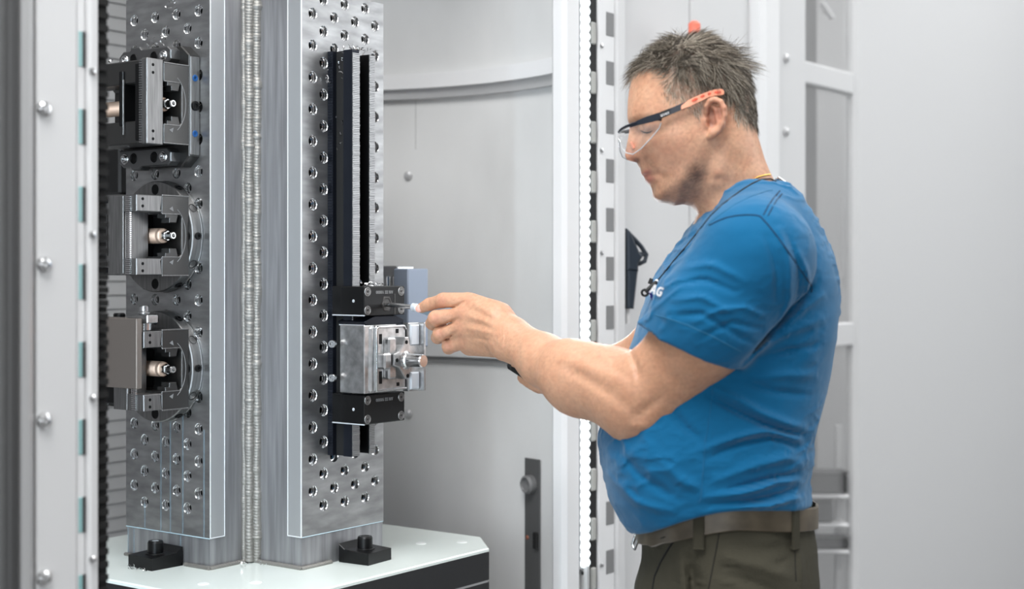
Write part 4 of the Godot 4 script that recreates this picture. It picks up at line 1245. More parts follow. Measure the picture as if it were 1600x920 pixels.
	obj("jaw_foot", box_mesh(Vector3(.0, .30, -.235), Vector3(.117, .405, -.127), .002), M.dark, rb, ro)

# ---------------------------------------------------------------- hold-down clamps
func clamps() -> void:
	for k in 2:
		var c := thing("hold_down_clamp", ["black hold-down clamp with a cap screw at the left plate's foot", "black hold-down clamp with a cap screw at the right plate's foot"][k], "clamp", FR * (Transform3D(Basis(Vector3.UP, -.06), Vector3(-.064, 0, .158)) if k == 0 else Transform3D(Basis(Vector3.UP, PI / 2 + .08), Vector3(.146, 0, -.040))))
		var b := SB.new()
		b.extrude(PackedVector2Array([Vector2(0, 0), Vector2(.060, 0), Vector2(.060, .019), Vector2(.012, .022), Vector2(0, .030)]), -.031, .031, Transform3D(Basis(Vector3(0, 0, 1), Vector3(0, 1, 0), Vector3(-1, 0, 0)), Vector3()), .001)
		obj("clamp_block", b.done(), M.black, c)
		obj("cap_screw", screw_mesh(.0125, .0200), M.black, c, T(.0, .0205, .030))
		obj("washer", cyl_mesh(.0165, .0190, .0215, 24, T(.0, 0, .030), .0006), M.black, c)
		obj("screw_top", cyl_mesh(.0060, .0400, .0404, 6, T(.0, 0, .030)), M.edge_steel if k == 0 else M.pit, c)

# ---------------------------------------------------------------- driver in the hand
func driver_axis() -> Array:
	return [fr(.2150, .4190, -.0350), px(645, 479.5, 2.338), px(712, 491, 2.292)]

func driver() -> void:
	var a := driver_axis()
	var t := thing("hexagon_driver", "slim steel hexagon driver with a grey handle held in the man's hand", "screwdriver", Transform3D(Basis(), a[1]))
	var d: Vector3 = (a[1] - a[0])
	var b := SB.new()
	b.lathe(PackedVector2Array([Vector2(0, -d.length()), Vector2(.0040, -d.length()), Vector2(.0042, .004), Vector2(0, .004)]), 6, along(Vector3(), d))
	obj("shaft", b.done(), M.bright, t)
	var h: Vector3 = a[2] - a[1]
	b = SB.new()
	b.lathe(PackedVector2Array([Vector2(.0042, -.002), Vector2(.0066, 0), Vector2(.0066, .008), Vector2(.0058, .010), Vector2(.0058, .012)]), 20, along(Vector3(), h))
	obj("collar", b.done(), M.edge_steel, t)
	b = SB.new()
	b.lathe(PackedVector2Array([Vector2(.0058, .012), Vector2(.0078, .018), Vector2(.0092, .030), Vector2(.0092, h.length()), Vector2(.007, h.length() + .004), Vector2(0, h.length() + .004)]), 24, along(Vector3(), h))
	obj("handle", b.done(), M.handle, t)

# ---------------------------------------------------------------- swarf
func chips() -> void:
	var put := func(called: String, label: String, spots: Array) -> void:
		var b := SB.new()
		for s in spots:
			for k in int(s[2]):
				var p: Vector3 = fr(s[0].x + rng.randf_range(-s[1].x, s[1].x), s[0].y + rng.randf_range(0, s[1].y), s[0].z + rng.randf_range(-s[1].z, s[1].z))
				var d := Vector3(rng.randf_range(-1, 1), rng.randf_range(-.2, 1), rng.randf_range(-1, 1)).normalized()
				var side := d.cross(Vector3(rng.randf_range(-1, 1), rng.randf_range(-1, 1), .3)).normalized()
				var nn := d.cross(side)
				var l := rng.randf_range(.003, .010)
				var w := rng.randf_range(.0006, .0014)
				var q := p
				var dd := d
				for m in 4:
					var q2 := q + dd * l / 4
					b.box(Vector3(-w, -l / 8, -.0002), Vector3(w, l / 8, .0002), .0, Transform3D(Basis(side, dd, side.cross(dd)), (q + q2) / 2))
					q = q2
					dd = dd.rotated(side, .45).normalized()
		var o := obj(called, b.done(), M.bright)
		tag(o, label, "swarf")
		o.set_meta("kind", "stuff")
	put.call("metal_chips", "silver metal chips caught on the rail vise and its blocks", [[Vector3(.178, .825, -.016), Vector3(.02, .006, .028), 26], [Vector3(.20, .4478, -.02), Vector3(.018, .004, .03), 34], [Vector3(.165, .78, .004), Vector3(.006, .05, .002), 8], [Vector3(.150, .77, .018), Vector3(.003, .03, .004), 7], [Vector3(.165, .66, .004), Vector3(.006, .06, .002), 8], [Vector3(.150, .825, -.06), Vector3(.003, .01, .01), 4]])
	put.call("metal_chips", "silver metal chips caught on the topmost vise of the left plate", [[Vector3(-.09, .830, .172), Vector3(.02, .02, .01), 16], [Vector3(-.12, .80, .255), Vector3(.03, .003, .01), 8], [Vector3(-.06, .880, .160), Vector3(.02, .03, .002), 8]])
	put.call("metal_chips", "silver metal chips lying round the tower's foot on the pallet", [[Vector3(-.06, .001, .226), Vector3(.03, .001, .006), 14], [Vector3(.20, .001, -.05), Vector3(.006, .001, .03), 14], [Vector3(.05, .001, .10), Vector3(.03, .002, .02), 10]])

# ================================================================ the man
# signed fields meshed as surface nets
class Field:
	var a := PackedVector3Array()
	var ba := PackedVector3Array()
	var il := PackedFloat32Array()
	var r0 := PackedFloat32Array()
	var r1 := PackedFloat32Array()
	var kk := PackedFloat32Array()
	var act := PackedInt32Array()
	var base: Variant = null             # a field of its own, joined with base_k
	var base_k := .02
	var mid: Variant = null            # changes the joined capsules before the base joins
	var post: Variant = null             # (p, d) -> d after the joins
	var lip := 1.25
	func cap(p: Vector3, q: Vector3, ra: float, rb: float, k := .01) -> void:
		a.append(p); ba.append(q - p); il.append(1.0 / maxf((q - p).length_squared(), 1e-9))
		r0.append(ra); r1.append(rb - ra); kk.append(k)
	func one(i: int, p: Vector3) -> float:
		var pa := p - a[i]
		var h := clampf(pa.dot(ba[i]) * il[i], 0.0, 1.0)
		return (pa - ba[i] * h).length() - r0[i] - r1[i] * h
	func prep(c: Vector3, r: float) -> void:
		act.clear()
		var m := 1e9
		var d := PackedFloat32Array()
		for i in a.size():
			var v := one(i, c)
			d.append(v)
			m = minf(m, v)
		for i in a.size():
			if d[i] < maxf(m, 0.0) + 2.0 * r + kk[i] * 1.5 + .012: act.append(i)
	func ev(p: Vector3) -> float:
		var d := 1e3
		var first := true
		for i in act:
			var pa := p - a[i]
			var h := clampf(pa.dot(ba[i]) * il[i], 0.0, 1.0)
			var v := (pa - ba[i] * h).length() - r0[i] - r1[i] * h
			if first:
				d = v
				first = false
				continue
			var k := kk[i]
			var q := maxf(k - absf(d - v), 0.0)
			d = minf(d, v) - q * q / k * .25
		if mid != null: d = mid.call(p, d)
		if base != null:
			var v: float = base.call(p)
			var q := maxf(base_k - absf(d - v), 0.0)
			d = minf(d, v) - q * q / base_k * .25
		if post != null: d = post.call(p, d)
		return d
	func all() -> void:
		act.clear()
		for i in a.size(): act.append(i)

class Acc:
	var p := PackedVector3Array()
	var n := PackedVector3Array()
	var c := PackedColorArray()
	var ix := PackedInt32Array()
	func done() -> ArrayMesh:
		var arr := []
		arr.resize(Mesh.ARRAY_MAX)
		arr[Mesh.ARRAY_VERTEX] = p
		arr[Mesh.ARRAY_NORMAL] = n
		if c.size(): arr[Mesh.ARRAY_COLOR] = c
		arr[Mesh.ARRAY_INDEX] = ix
		var m := ArrayMesh.new()
		m.add_surface_from_arrays(Mesh.PRIMITIVE_TRIANGLES, arr)
		return m

func nets(f: Field, lo: Vector3, hi: Vector3, c: float, acc: Acc, colour: Variant = null) -> void:
	var nx := int(ceil((hi.x - lo.x) / c / 4.0)) * 4
	var ny := int(ceil((hi.y - lo.y) / c / 4.0)) * 4
	var nz := int(ceil((hi.z - lo.z) / c / 4.0)) * 4
	var sy := nz + 1
	var sx := (ny + 1) * sy
	var val := PackedFloat32Array()
	val.resize((nx + 1) * sx)
	val.fill(1e9)
	var blocks := PackedInt32Array()
	var rad := 4.0 * c * .87
	for bi in nx / 4:
		for bj in ny / 4:
			for bk in nz / 4:
				var m := lo + Vector3(bi * 4 + 2, bj * 4 + 2, bk * 4 + 2) * c
				f.prep(m, rad)
				if absf(f.ev(m)) > rad * f.lip + c: continue
				blocks.append(bi * 4); blocks.append(bj * 4); blocks.append(bk * 4)
				for i in 5:
					for j in 5:
						var at := (bi * 4 + i) * sx + (bj * 4 + j) * sy + bk * 4
						for k in 5:
							if val[at + k] > 1e8:
								val[at + k] = f.ev(lo + Vector3(bi * 4 + i, bj * 4 + j, bk * 4 + k) * c)
	var vid := PackedInt32Array()
	vid.resize(nx * ny * nz)
	vid.fill(-1)
	var off := [0, sx, sy, sx + sy, 1, sx + 1, sy + 1, sx + sy + 1]
	var cells := PackedInt32Array()
	var g := PackedFloat32Array()
	g.resize(8)
	for b in range(0, blocks.size(), 3):
		for i in range(blocks[b], blocks[b] + 4):
			for j in range(blocks[b + 1], blocks[b + 1] + 4):
				for k in range(blocks[b + 2], blocks[b + 2] + 4):
					var at := i * sx + j * sy + k
					var neg := 0
					for q in 8:
						g[q] = val[at + off[q]]
						if g[q] < 0.0: neg += 1
					if neg == 0 or neg == 8: continue
					var s := Vector3()
					var cnt := 0
					for q in 8:
						for ax in 3:
							var bit := 1 << ax
							if q & bit: continue
							var v0 := g[q]; var v1 := g[q | bit]
							if (v0 < 0.0) == (v1 < 0.0): continue
							var t := v0 / (v0 - v1)
							var w := Vector3(q & 1, (q >> 1) & 1, (q >> 2) & 1)
							w[ax] = t
							s += w
							cnt += 1
					s /= cnt
					# gradient at s from the eight corners
					var x0 := 1.0 - s.x; var y0 := 1.0 - s.y; var z0 := 1.0 - s.z
					var gr := Vector3(
						((g[1] - g[0]) * y0 + (g[3] - g[2]) * s.y) * z0 + ((g[5] - g[4]) * y0 + (g[7] - g[6]) * s.y) * s.z,
						((g[2] - g[0]) * x0 + (g[3] - g[1]) * s.x) * z0 + ((g[6] - g[4]) * x0 + (g[7] - g[5]) * s.x) * s.z,
						((g[4] - g[0]) * x0 + (g[5] - g[1]) * s.x) * y0 + ((g[6] - g[2]) * x0 + (g[7] - g[3]) * s.x) * s.y)
					vid[(i * ny + j) * nz + k] = acc.p.size()
					var pos := lo + (Vector3(i, j, k) + s) * c
					acc.p.append(pos)
					gr = gr.normalized()
					acc.n.append(gr)
					if (colour != null): acc.c.append(colour.call(pos, gr))
					cells.append(i); cells.append(j); cells.append(k)
	for q in range(0, cells.size(), 3):
		var i := cells[q]; var j := cells[q + 1]; var k := cells[q + 2]
		var at := i * sx + j * sy + k
		var ins := val[at] < 0.0
		var me := (i * ny + j) * nz + k
		for ax in 3:
			if (val[at + [sx, sy, 1][ax]] < 0.0) == ins: continue
			var d1: int = [nz, 1, ny * nz][ax]
			var d2: int = [1, ny * nz, nz][ax]
			if (ax == 0 and (j == 0 or k == 0)) or (ax == 1 and (k == 0 or i == 0)) or (ax == 2 and (i == 0 or j == 0)): continue
			var A := vid[me]; var B := vid[me - d1]; var C := vid[me - d1 - d2]; var D := vid[me - d2]
			if A < 0 or B < 0 or C < 0 or D < 0: continue
			if ins: acc.ix.append_array(PackedInt32Array([A, C, B, A, D, C]))
			else: acc.ix.append_array(PackedInt32Array([A, B, C, A, C, D]))

# where the ray from the camera through that pixel meets the field, starting at distance z0
func hit(f: Field, x: float, y: float, z0: float, z1: float) -> Vector3:
	var z := z0
	for k in 90:
		var d := f.ev(px(x, y, z))
		if d < .0002: break
		z += maxf(d * .7, .0004)
		if z > z1: return Vector3.INF
	return px(x, y, z)

# a plain grid over the man's middle plane, in picture units at PZ
class Grid:
	var x0 := .0
	var y0 := .0
	var s := 2.0
	var w := 0
	var h := 0
	var v := PackedFloat32Array()
	func _init(ax: float, ay: float, bx: float, by: float, step: float) -> void:
		x0 = ax; y0 = ay; s = step
		w = int((bx - ax) / step) + 2
		h = int((by - ay) / step) + 2
		v.resize(w * h)
	func at(x: float, y: float) -> float:
		var fx := clampf((x - x0) / s, 0.0, w - 1.001)
		var fy := clampf((y - y0) / s, 0.0, h - 1.001)
		var i := int(fx); var j := int(fy)
		fx -= i; fy -= j
		var q := j * w + i
		return lerpf(lerpf(v[q], v[q + 1], fx), lerpf(v[q + w], v[q + w + 1], fx), fy)
	func outline(poly: PackedVector2Array) -> void:   # signed distance, positive inside
		for j in h:
			for i in w:
				var p := Vector2(x0 + i * s, y0 + j * s)
				var d := 1e9
				for k in poly.size():
					var a := poly[k]; var b := poly[(k + 1) % poly.size()]
					var ab := b - a
					var t := clampf((p - a).dot(ab) / ab.length_squared(), 0.0, 1.0)
					d = minf(d, p.distance_squared_to(a + ab * t))
				d = sqrt(d)
				v[j * w + i] = d if Geometry2D.is_point_in_polygon(p, poly) else -d
	func blur(keep0: float, keep1: float, times: int) -> void:   # leaves values under keep0 alone
		for t in times:
			var o := v.duplicate()
			for j in range(1, h - 1):
				for i in range(1, w - 1):
					var q := j * w + i
					var m := (o[q] * 4 + (o[q - 1] + o[q + 1] + o[q - w] + o[q + w]) * 2 + o[q - w - 1] + o[q - w + 1] + o[q + w - 1] + o[q + w + 1]) / 16.0
					v[q] = lerpf(o[q], m, smoothstep(keep0, keep1, o[q]))
	func stroke(pts: Array, width: float, amp: float) -> void:   # adds a soft ridge along a line
		for k in pts.size() - 1:
			var a := Vector2(pts[k][0], pts[k][1]); var b := Vector2(pts[k + 1][0], pts[k + 1][1])
			var r := width * 2.4
			for j in range(maxi(0, int((minf(a.y, b.y) - r - y0) / s)), mini(h, int((maxf(a.y, b.y) + r - y0) / s) + 1)):
				for i in range(maxi(0, int((minf(a.x, b.x) - r - x0) / s)), mini(w, int((maxf(a.x, b.x) + r - x0) / s) + 1)):
					var p := Vector2(x0 + i * s, y0 + j * s)
					var ab := b - a
					var t := (p - a).dot(ab) / ab.length_squared()
					if (t < 0.0 and k > 0) or t > 1.0: 
						if not (t > 1.0 and k == pts.size() - 2): continue
					t = clampf(t, 0.0, 1.0)
					var along_ := (k + t) / (pts.size() - 1.0)
					var d := p.distance_to(a + ab * t) / width
					v[j * w + i] += amp * exp(-d * d) * sqrt(maxf(0.0, sin(PI * clampf(along_, .04, .96))))

func poly2(l: Array) -> PackedVector2Array:
	var o := PackedVector2Array()
	for p in l: o.append(Vector2(p[0], p[1]))
	return o

# world -> picture units at the man's middle plane (straight on, no perspective)
func flat(p: Vector3) -> Vector2:
	return Vector2(800.0 + p.x * F / PZ, 425.0 - (p.y - EYE_Y) * F / PZ)

# picture point on a surface that lies z metres before the middle plane -> the same in flat() units
func fl(x: float, y: float, z: float) -> Vector2:
	var k := (PZ - z) / PZ
	return Vector2(800.0 + (x - 800.0) * k, 425.0 + (y - 425.0) * k)

var mm := PZ / F                       # metres per picture unit at the middle plane
var head_d: Grid
var head_w: Grid
var shirt_d: Grid
var shirt_fold: Grid
var trouser_d: Grid
var trouser_fold: Grid
var arm_fold: Grid
var bumps: Array = []
var noise := FastNoiseLite.new()
var noise2 := FastNoiseLite.new()
var man: Node3D
var man_at: Vector3
var head_f: Field
var shirt_f: Field
var trouser_f: Field
var arm_f: Field

func head_base(p: Vector3) -> float:
	var q := flat(p)
	var z := p.z + PZ
	var d := head_d.at(q.x, q.y) * mm
	var w := head_w.at(q.x, q.y)
	var R := .068
	var a := 1.0 - minf(d / R, 1.0)
	var b := z / w
	var m := lerpf(w, R, clampf(a * a / maxf(a * a + b * b, 1e-6), 0.0, 1.0))
	var f := (sqrt(a * a + b * b) - 1.0) * m
	var pz := Vector3(p.x, p.y, absf(z))
	for e in bumps:
		var dd: float = pz.distance_squared_to(e[0]) * e[1]
		if dd < 6.0: f -= e[2] * exp(-dd)
	return f

func face(x: float, y: float, z: float, r: float, amp: float) -> void:
	var q := fl(x, y, z)
	var w := px(q.x, q.y, PZ)
	bumps.append([Vector3(w.x, w.y, z), 1.0 / (r * r), amp])

func near_head(x: float, y: float, z: float, s := 1.0) -> Vector3:
	var q := fl(x, y, z)
	var w := px(q.x, q.y, PZ)
	return Vector3(w.x, w.y, -PZ + z * s)

func person() -> void:
	noise.seed = 5
	noise.frequency = 1.0
	noise.fractal_octaves = 3
	noise2.seed = 17
	noise2.frequency = 1.0
	noise2.fractal_octaves = 2
	man_at = Vector3(px(1140, 0, PZ).x, 0, -PZ)
	man = thing("person", "man in a blue t-shirt, dark trousers and clear safety glasses reaching forward with a driver", "person", Transform3D(Basis(), man_at))
	build_fields()
	build_body()
	build_clothes()
	build_hair()
	build_glasses()
	build_trinkets()

func mobj(called: String, mesh: Mesh, m: Material, parent: Node = null) -> MeshInstance3D:
	if parent: return obj(called, mesh, m, parent)
	return obj(called, mesh, m, man, T(-man_at.x, -man_at.y, -man_at.z))

func build_fields() -> void:
	# head and neck, outlined from the side
	head_d = Grid.new(940, 30, 1250, 400, 2.0)
	head_d.outline(poly2([[987, 124], [983, 141], [981, 158], [980.5, 176], [981, 187], [984, 196], [983, 206], [980, 222], [977, 236], [976.3, 243], [978.7, 249.5], [986, 252.5], [996, 254], [1000, 261], [1002, 268], [1002.6, 273], [1007, 276.5], [1008, 280], [1012, 285], [1017, 290.5], [1019.5, 298], [1022, 308], [1029, 314], [1043, 317.5], [1053, 321.5], [1068, 319], [1080, 322], [1088, 329], [1092, 336], [1096, 352], [1100, 390], [1225, 390], [1218, 300], [1203, 271], [1194, 250], [1188, 230], [1183, 214], [1180, 196], [1179, 178], [1175, 154], [1166, 130], [1152, 106], [1134, 86], [1110, 71], [1085, 64], [1060, 66], [1036, 76], [1013, 91], [997, 106]]))
	head_d.blur(6.0, 16.0, 8)
	head_w = Grid.new(940, 30, 1250, 400, 2.0)
	for j in head_w.h:
		for i in head_w.w:
			var x := 940.0 + 2 * i; var y := 30.0 + 2 * j
			var w := .0765
			w = lerpf(w, .0690, smoothstep(215, 270, y))                       # jaw
			w = lerpf(w, .0640, smoothstep(262, 300, y) * smoothstep(1070, 1110, x))   # neck
			w = lerpf(w, .074, smoothstep(300, 360, y) * smoothstep(1080, 1110, x))
			w *= lerpf(1.0, .80, smoothstep(1060, 985, x) * smoothstep(200, 260, y))   # muzzle narrower than the cheeks
			w *= lerpf(1.0, .30, smoothstep(1001, 988, x) * smoothstep(188, 205, y) * smoothstep(262, 252, y))    # nose
			head_w.v[j * head_w.w + i] = w
	head_w.blur(-1.0, -.5, 3)
	bumps.clear()
	face(1004, 202, .030, .015, -.0095)      # eye socket
	face(1012, 213, .036, .010, -.0016)
	face(995, 190, .026, .012, .0030)        # brow
	face(1035, 232, .055, .022, .0040)       # cheekbone
	face(1050, 262, .056, .022, -.0020)
	face(1000, 247, .014, .0085, .0060)      # nose wing
	face(1010, 247, .019, .0070, -.0026)
	for k in 4:
		face(987 + 5.0 * k, 252.5 - .9 * k, .006 + .003 * k, .0032, -.0030)   # nostril
	for k in 6:
		face(1004 + 5.2 * k, 276.0 - 1.0 * k, .008 + .0052 * k, .0042, -.0026)   # mouth line
	face(1009, 270, .012, .0075, .0014)
	face(1014, 282, .012, .0080, .0022)
	face(1038, 277, .036, .009, -.0020)
	for k in 5:
		face(1010 + 8 * k, 256.0 + 7 * k, .026 + .006 * k, .0065, -.0014)    # fold from nose to mouth corner
	face(1018, 291, .016, .010, -.0020)
	face(1032, 304, .018, .014, .0030)
	face(1050, 165, .070, .030, -.0035)      # temple
	for q in [[1112, 236], [1106, 256], [1098, 276], [1086, 294], [1072, 308]]:
		face(q[0], q[1], .062, .0130, -.0036)      # hollow behind the jaw
	for q in [[1088, 262], [1080, 280], [1066, 296]]:
		face(q[0], q[1], .058, .0160, .0028)       # jaw edge
	for k in 6:
		face(1142 - 9.5 * k, 232.0 + 19 * k, .062, .0100, .0034)   # neck tendon
		face(1146 - 8.0 * k, 232.0 + 16 * k, .064, .0042, -.0030)
	head_f = Field.new()
	head_f.base = head_base
	head_f.base_k = .004
	head_f.lip = 3.2
	for s in [1.0, -1.0]:
		# eyelid
		head_f.cap(near_head(1007, 201, .026, s), near_head(1013, 203, .032, s), .0080, .0078, .003)
		# ear: rim, inner ridge, lobe, tragus, shell behind
		var rim := [[1104, 176, .080], [1104, 166, .084], [1109, 157.5, .087], [1117, 155, .090], [1126, 159, .092], [1131, 168, .093], [1132, 180, .092], [1129, 193, .090], [1123, 203, .087], [1117, 209, .084]]
		for k in rim.size() - 1:
			head_f.cap(near_head(rim[k][0], rim[k][1], rim[k][2], s), near_head(rim[k + 1][0], rim[k + 1][1], rim[k + 1][2], s), .0036, .0036, .0025)
		head_f.cap(near_head(1113, 209, .081, s), near_head(1109, 213, .080, s), .0052, .0042, .004)
		head_f.cap(near_head(1112, 205, .082, s), near_head(1119, 200, .083, s), .0046, .0040, .003)
		head_f.cap(near_head(1119, 172, .084, s), near_head(1122, 192, .084, s), .0036, .0036, .003)
		head_f.cap(near_head(1119, 172, .084, s), near_head(1112, 165, .082, s), .0030, .0024, .003)
		head_f.cap(near_head(1103, 188, .077, s), near_head(1105, 196, .077, s), .0042, .0042, .003)
		head_f.cap(near_head(1127, 172, .078, s), near_head(1124, 196, .077, s), .0060, .0060, .004)
		head_f.cap(near_head(1116, 176, .073, s), near_head(1113, 202, .072, s), .0060, .0055, .003)
	head_f.post = func(p: Vector3, d: float) -> float:
		# the ear's bowl
		var z := absf(p.z + PZ)
		var q := near_head(1110.5, 190, .083)
		var v := Vector3(p.x - q.x, (p.y - q.y) * .62, (z - .083) * .8)
		return maxf(d, .0052 - v.length()) if v.length_squared() < .0009 and z > .070 else d

	# shirt: trunk outlined from the side, sleeves as capsules
	shirt_d = Grid.new(900, 250, 1340, 900, 4.0)
	shirt_d.outline(poly2([[1092, 338], [1072, 368], [1046, 402], [1022, 440], [1003, 490], [985, 545], [965, 605], [944, 655], [938, 690], [941, 730], [952, 778], [968, 812], [984, 829], [1000, 860], [1010, 940], [1256, 940], [1258, 850], [1258, 794], [1260, 770], [1256, 740], [1264, 706], [1263, 684], [1274, 646], [1286, 594], [1298, 530], [1303, 480], [1301, 438], [1292, 398], [1270, 346], [1246, 306], [1222, 284], [1160, 284]]))
	shirt_d.blur(8.0, 30.0, 6)
	shirt_fold = Grid.new(900, 250, 1340, 900, 2.0)
	var fz := .16
	var fold := func(l: Array, w: float, a: float) -> void:
		var o: Array = []
		for p in l:
			var q := fl(p[0], p[1], fz)
			o.append([q.x, q.y])
		shirt_fold.stroke(o, w * .85, a * 1.75)
	# waist and back folds
	fold.call([[1105, 602], [1150, 622], [1190, 645], [1235, 664], [1264, 672]], 7.0, .0045)
	fold.call([[1110, 620], [1160, 648], [1205, 668], [1262, 684]], 5.0, -.0050)
	fold.call([[1100, 700], [1150, 682], [1200, 672], [1255, 690]], 6.0, .0045)
	fold.call([[1105, 716], [1160, 692], [1210, 684], [1250, 700]], 5.0, -.0035)
	fold.call([[1120, 748], [1180, 726], [1230, 716], [1254, 724]], 8.0, .0040)
	fold.call([[1140, 764], [1200, 750], [1252, 742]], 5.0, -.0045)
	fold.call([[1100, 776], [1170, 766], [1215, 752], [1256, 756]], 6.0, .0050)
	fold.call([[1110, 788], [1190, 780], [1254, 768]], 4.0, -.0040)
	fold.call([[1150, 792], [1210, 788], [1254, 782]], 4.0, .0040)
	fold.call([[1030, 720], [1065, 752], [1095, 764]], 9.0, .0030)
	fold.call([[975, 715], [1010, 752], [1060, 780]], 9.0, -.0030)
	fold.call([[960, 760], [1000, 792], [1050, 800]], 7.0, .0030)
	fold.call([[1045, 640], [1075, 672], [1098, 690]], 8.0, -.0030)
	# folds running from the armpit over the back
	fold.call([[1190, 545], [1230, 520], [1290, 500]], 7.0, .0035)
	fold.call([[1185, 562], [1235, 548], [1290, 540]], 6.0, -.0035)
	fold.call([[1180, 590], [1230, 586], [1280, 590]], 8.0, .0030)
	fold.call([[1150, 590], [1210, 612], [1270, 620]], 6.0, -.0030)
	fold.call([[1215, 505], [1250, 470], [1285, 440]], 6.0, -.0035)
	fold.call([[1225, 515], [1258, 482], [1292, 462]], 6.0, .0030)
	# chest and sleeve
	fold.call([[1060, 420], [1100, 412], [1150, 440]], 6.0, .0022)
	fold.call([[1050, 445], [1090, 436], [1135, 455]], 5.0, -.0026)
	fold.call([[1045, 468], [1085, 462], [1130, 486]], 5.0, .0024)
	fold.call([[1040, 490], [1085, 488], [1140, 520], [1170, 535]], 5.0, -.0026)
	fold.call([[1075, 500], [1110, 482], [1150, 478], [1185, 494]], 4.0, .0024)
	fold.call([[1090, 522], [1130, 500], [1180, 512]], 4.0, -.0024)
	fold.call([[1200, 362], [1215, 410], [1222, 470], [1205, 520]], 5.0, .0026)
	fold.call([[1215, 372], [1232, 420], [1238, 465], [1218, 505]], 4.0, -.0026)
	fold.call([[1180, 372], [1196, 420], [1200, 470]], 5.0, -.0022)
	fold.call([[1232, 395], [1250, 432], [1254, 460], [1230, 500]], 4.0, .0026)
	fold.call([[1155, 565], [1195, 525], [1245, 480], [1268, 450]], 5.0, -.0060)   # crease between sleeve and back
	shirt_f = Field.new()
	shirt_f.base = shirt_base
	shirt_f.base_k = .013
	shirt_f.mid = sleeve_cut
	shirt_f.lip = 1.6
	for s in [1.0, -1.0]:
		var sh := shoulder(s)
		shirt_f.cap(near_pt(1178, 335, PZ - .07 * s), sh[0], .048, .068, .05)
		shirt_f.cap(sh[0], sh[1], .072, .0705, .03)
		shirt_f.cap(sh[1], sh[2], .0705, .0705, .02)
	shirt_f.post = shirt_post

	# trousers
	trouser_d = Grid.new(940, 700, 1340, 1150, 4.0)
	trouser_d.outline(poly2([[990, 720], [992, 822], [1004, 850], [1003, 880], [992, 920], [988, 1000], [1010, 1090], [1250, 1090], [1276, 1000], [1276, 900], [1272, 846], [1264, 790], [1262, 720]]))
	trouser_d.blur(8.0, 30.0, 6)
	trouser_fold = Grid.new(940, 770, 1340, 1150, 2.0)
	var tf := func(l: Array, w: float, a: float) -> void:
		var o: Array = []
		for p in l:
			var q := fl(p[0], p[1], .14)
			o.append([q.x, q.y])
		trouser_fold.stroke(o, w, a * 2.0)
	tf.call([[1128, 862], [1140, 866], [1152, 868]], 3.0, .0014)
	tf.call([[1122, 880], [1140, 884], [1160, 886]], 3.0, -.0012)
	tf.call([[1116, 900], [1135, 904], [1155, 908]], 3.0, .0012)
	tf.call([[1140, 850], [1190, 858], [1230, 856]], 8.0, -.0020)
	tf.call([[1248, 850], [1256, 880], [1254, 915]], 5.0, .0020)
	tf.call([[1235, 872], [1220, 880], [1200, 880]], 5.0, -.0014)
	tf.call([[1050, 838], [1030, 866], [1010, 900]], 4.0, .0030)
	tf.call([[1046, 850], [1020, 885], [1004, 930]], 4.0, -.0040)
	tf.call([[1078, 880], [1088, 910], [1086, 950]], 9.0, -.0050)
	tf.call([[1066, 872], [1070, 910], [1062, 960]], 7.0, .0040)
	tf.call([[1130, 868], [1180, 878], [1235, 900]], 9.0, .0028)
	tf.call([[1125, 890], [1170, 905], [1220, 925]], 8.0, -.0025)
	trouser_f = Field.new()
	trouser_f.base = trouser_base
	trouser_f.lip = 1.7
	for s in [1.0, -1.0]:
		var x := man_at.x
		trouser_f.cap(Vector3(x - .01, .86, -PZ + .085 * s), Vector3(x - .02, .50, -PZ + .095 * s), .098, .074, .06)
		trouser_f.cap(Vector3(x - .02, .50, -PZ + .095 * s), Vector3(x + .01, .075, -PZ + .10 * s), .074, .062, .03)
	trouser_f.post = func(p: Vector3, d: float) -> float:
		var q := flat(p)
		var z := p.z + PZ
		if z > .02 and q.y < 1100.0: d -= trouser_fold.at(q.x, q.y) * smoothstep(.03, .08, z)
		return smax(d + .0012 * noise.get_noise_3d(p.x * 22.0, p.y * 16.0, p.z * 22.0), p.y - waist(p.x, z) - .019, .004)

func near_pt(x: float, y: float, z: float) -> Vector3:
	return px(x, y, z)

# shoulder, mid sleeve, hem and elbow, wrist of an arm: s = 1 the near (left) one
func shoulder(s: float) -> Array:
	if s > 0.0: return [px(1180, 402, 1.885), px(1116, 490, 1.890), px(1062, 562, 1.920)]
	var n := px(1150, 402, 2.21)
	return [n, px(1080, 490, 2.26), px(1040, 535, 2.30)]

func shirt_base(p: Vector3) -> float:
	var q := flat(p)
	var z := p.z + PZ
	var d := shirt_d.at(q.x, q.y) * mm
	var w := lerpf(.145, .158, smoothstep(300, 420, q.y))
	w = lerpf(w, .166, smoothstep(600, 740, q.y))
	var R := .135
	var a := 1.0 - minf(d / R, 1.0)
	var b := absf(z) / w
	# between an ellipse and a box
	var e := 2.5
	var r := pow(pow(maxf(a, 0.0), e) + pow(b, e), 1.0 / e)
	if d < 0.0 and a > 1.0: r = maxf(r, a)
	var m := lerpf(w, R, clampf(a * a / maxf(a * a + b * b, 1e-6), 0.0, 1.0))
	return (r - 1.0) * m

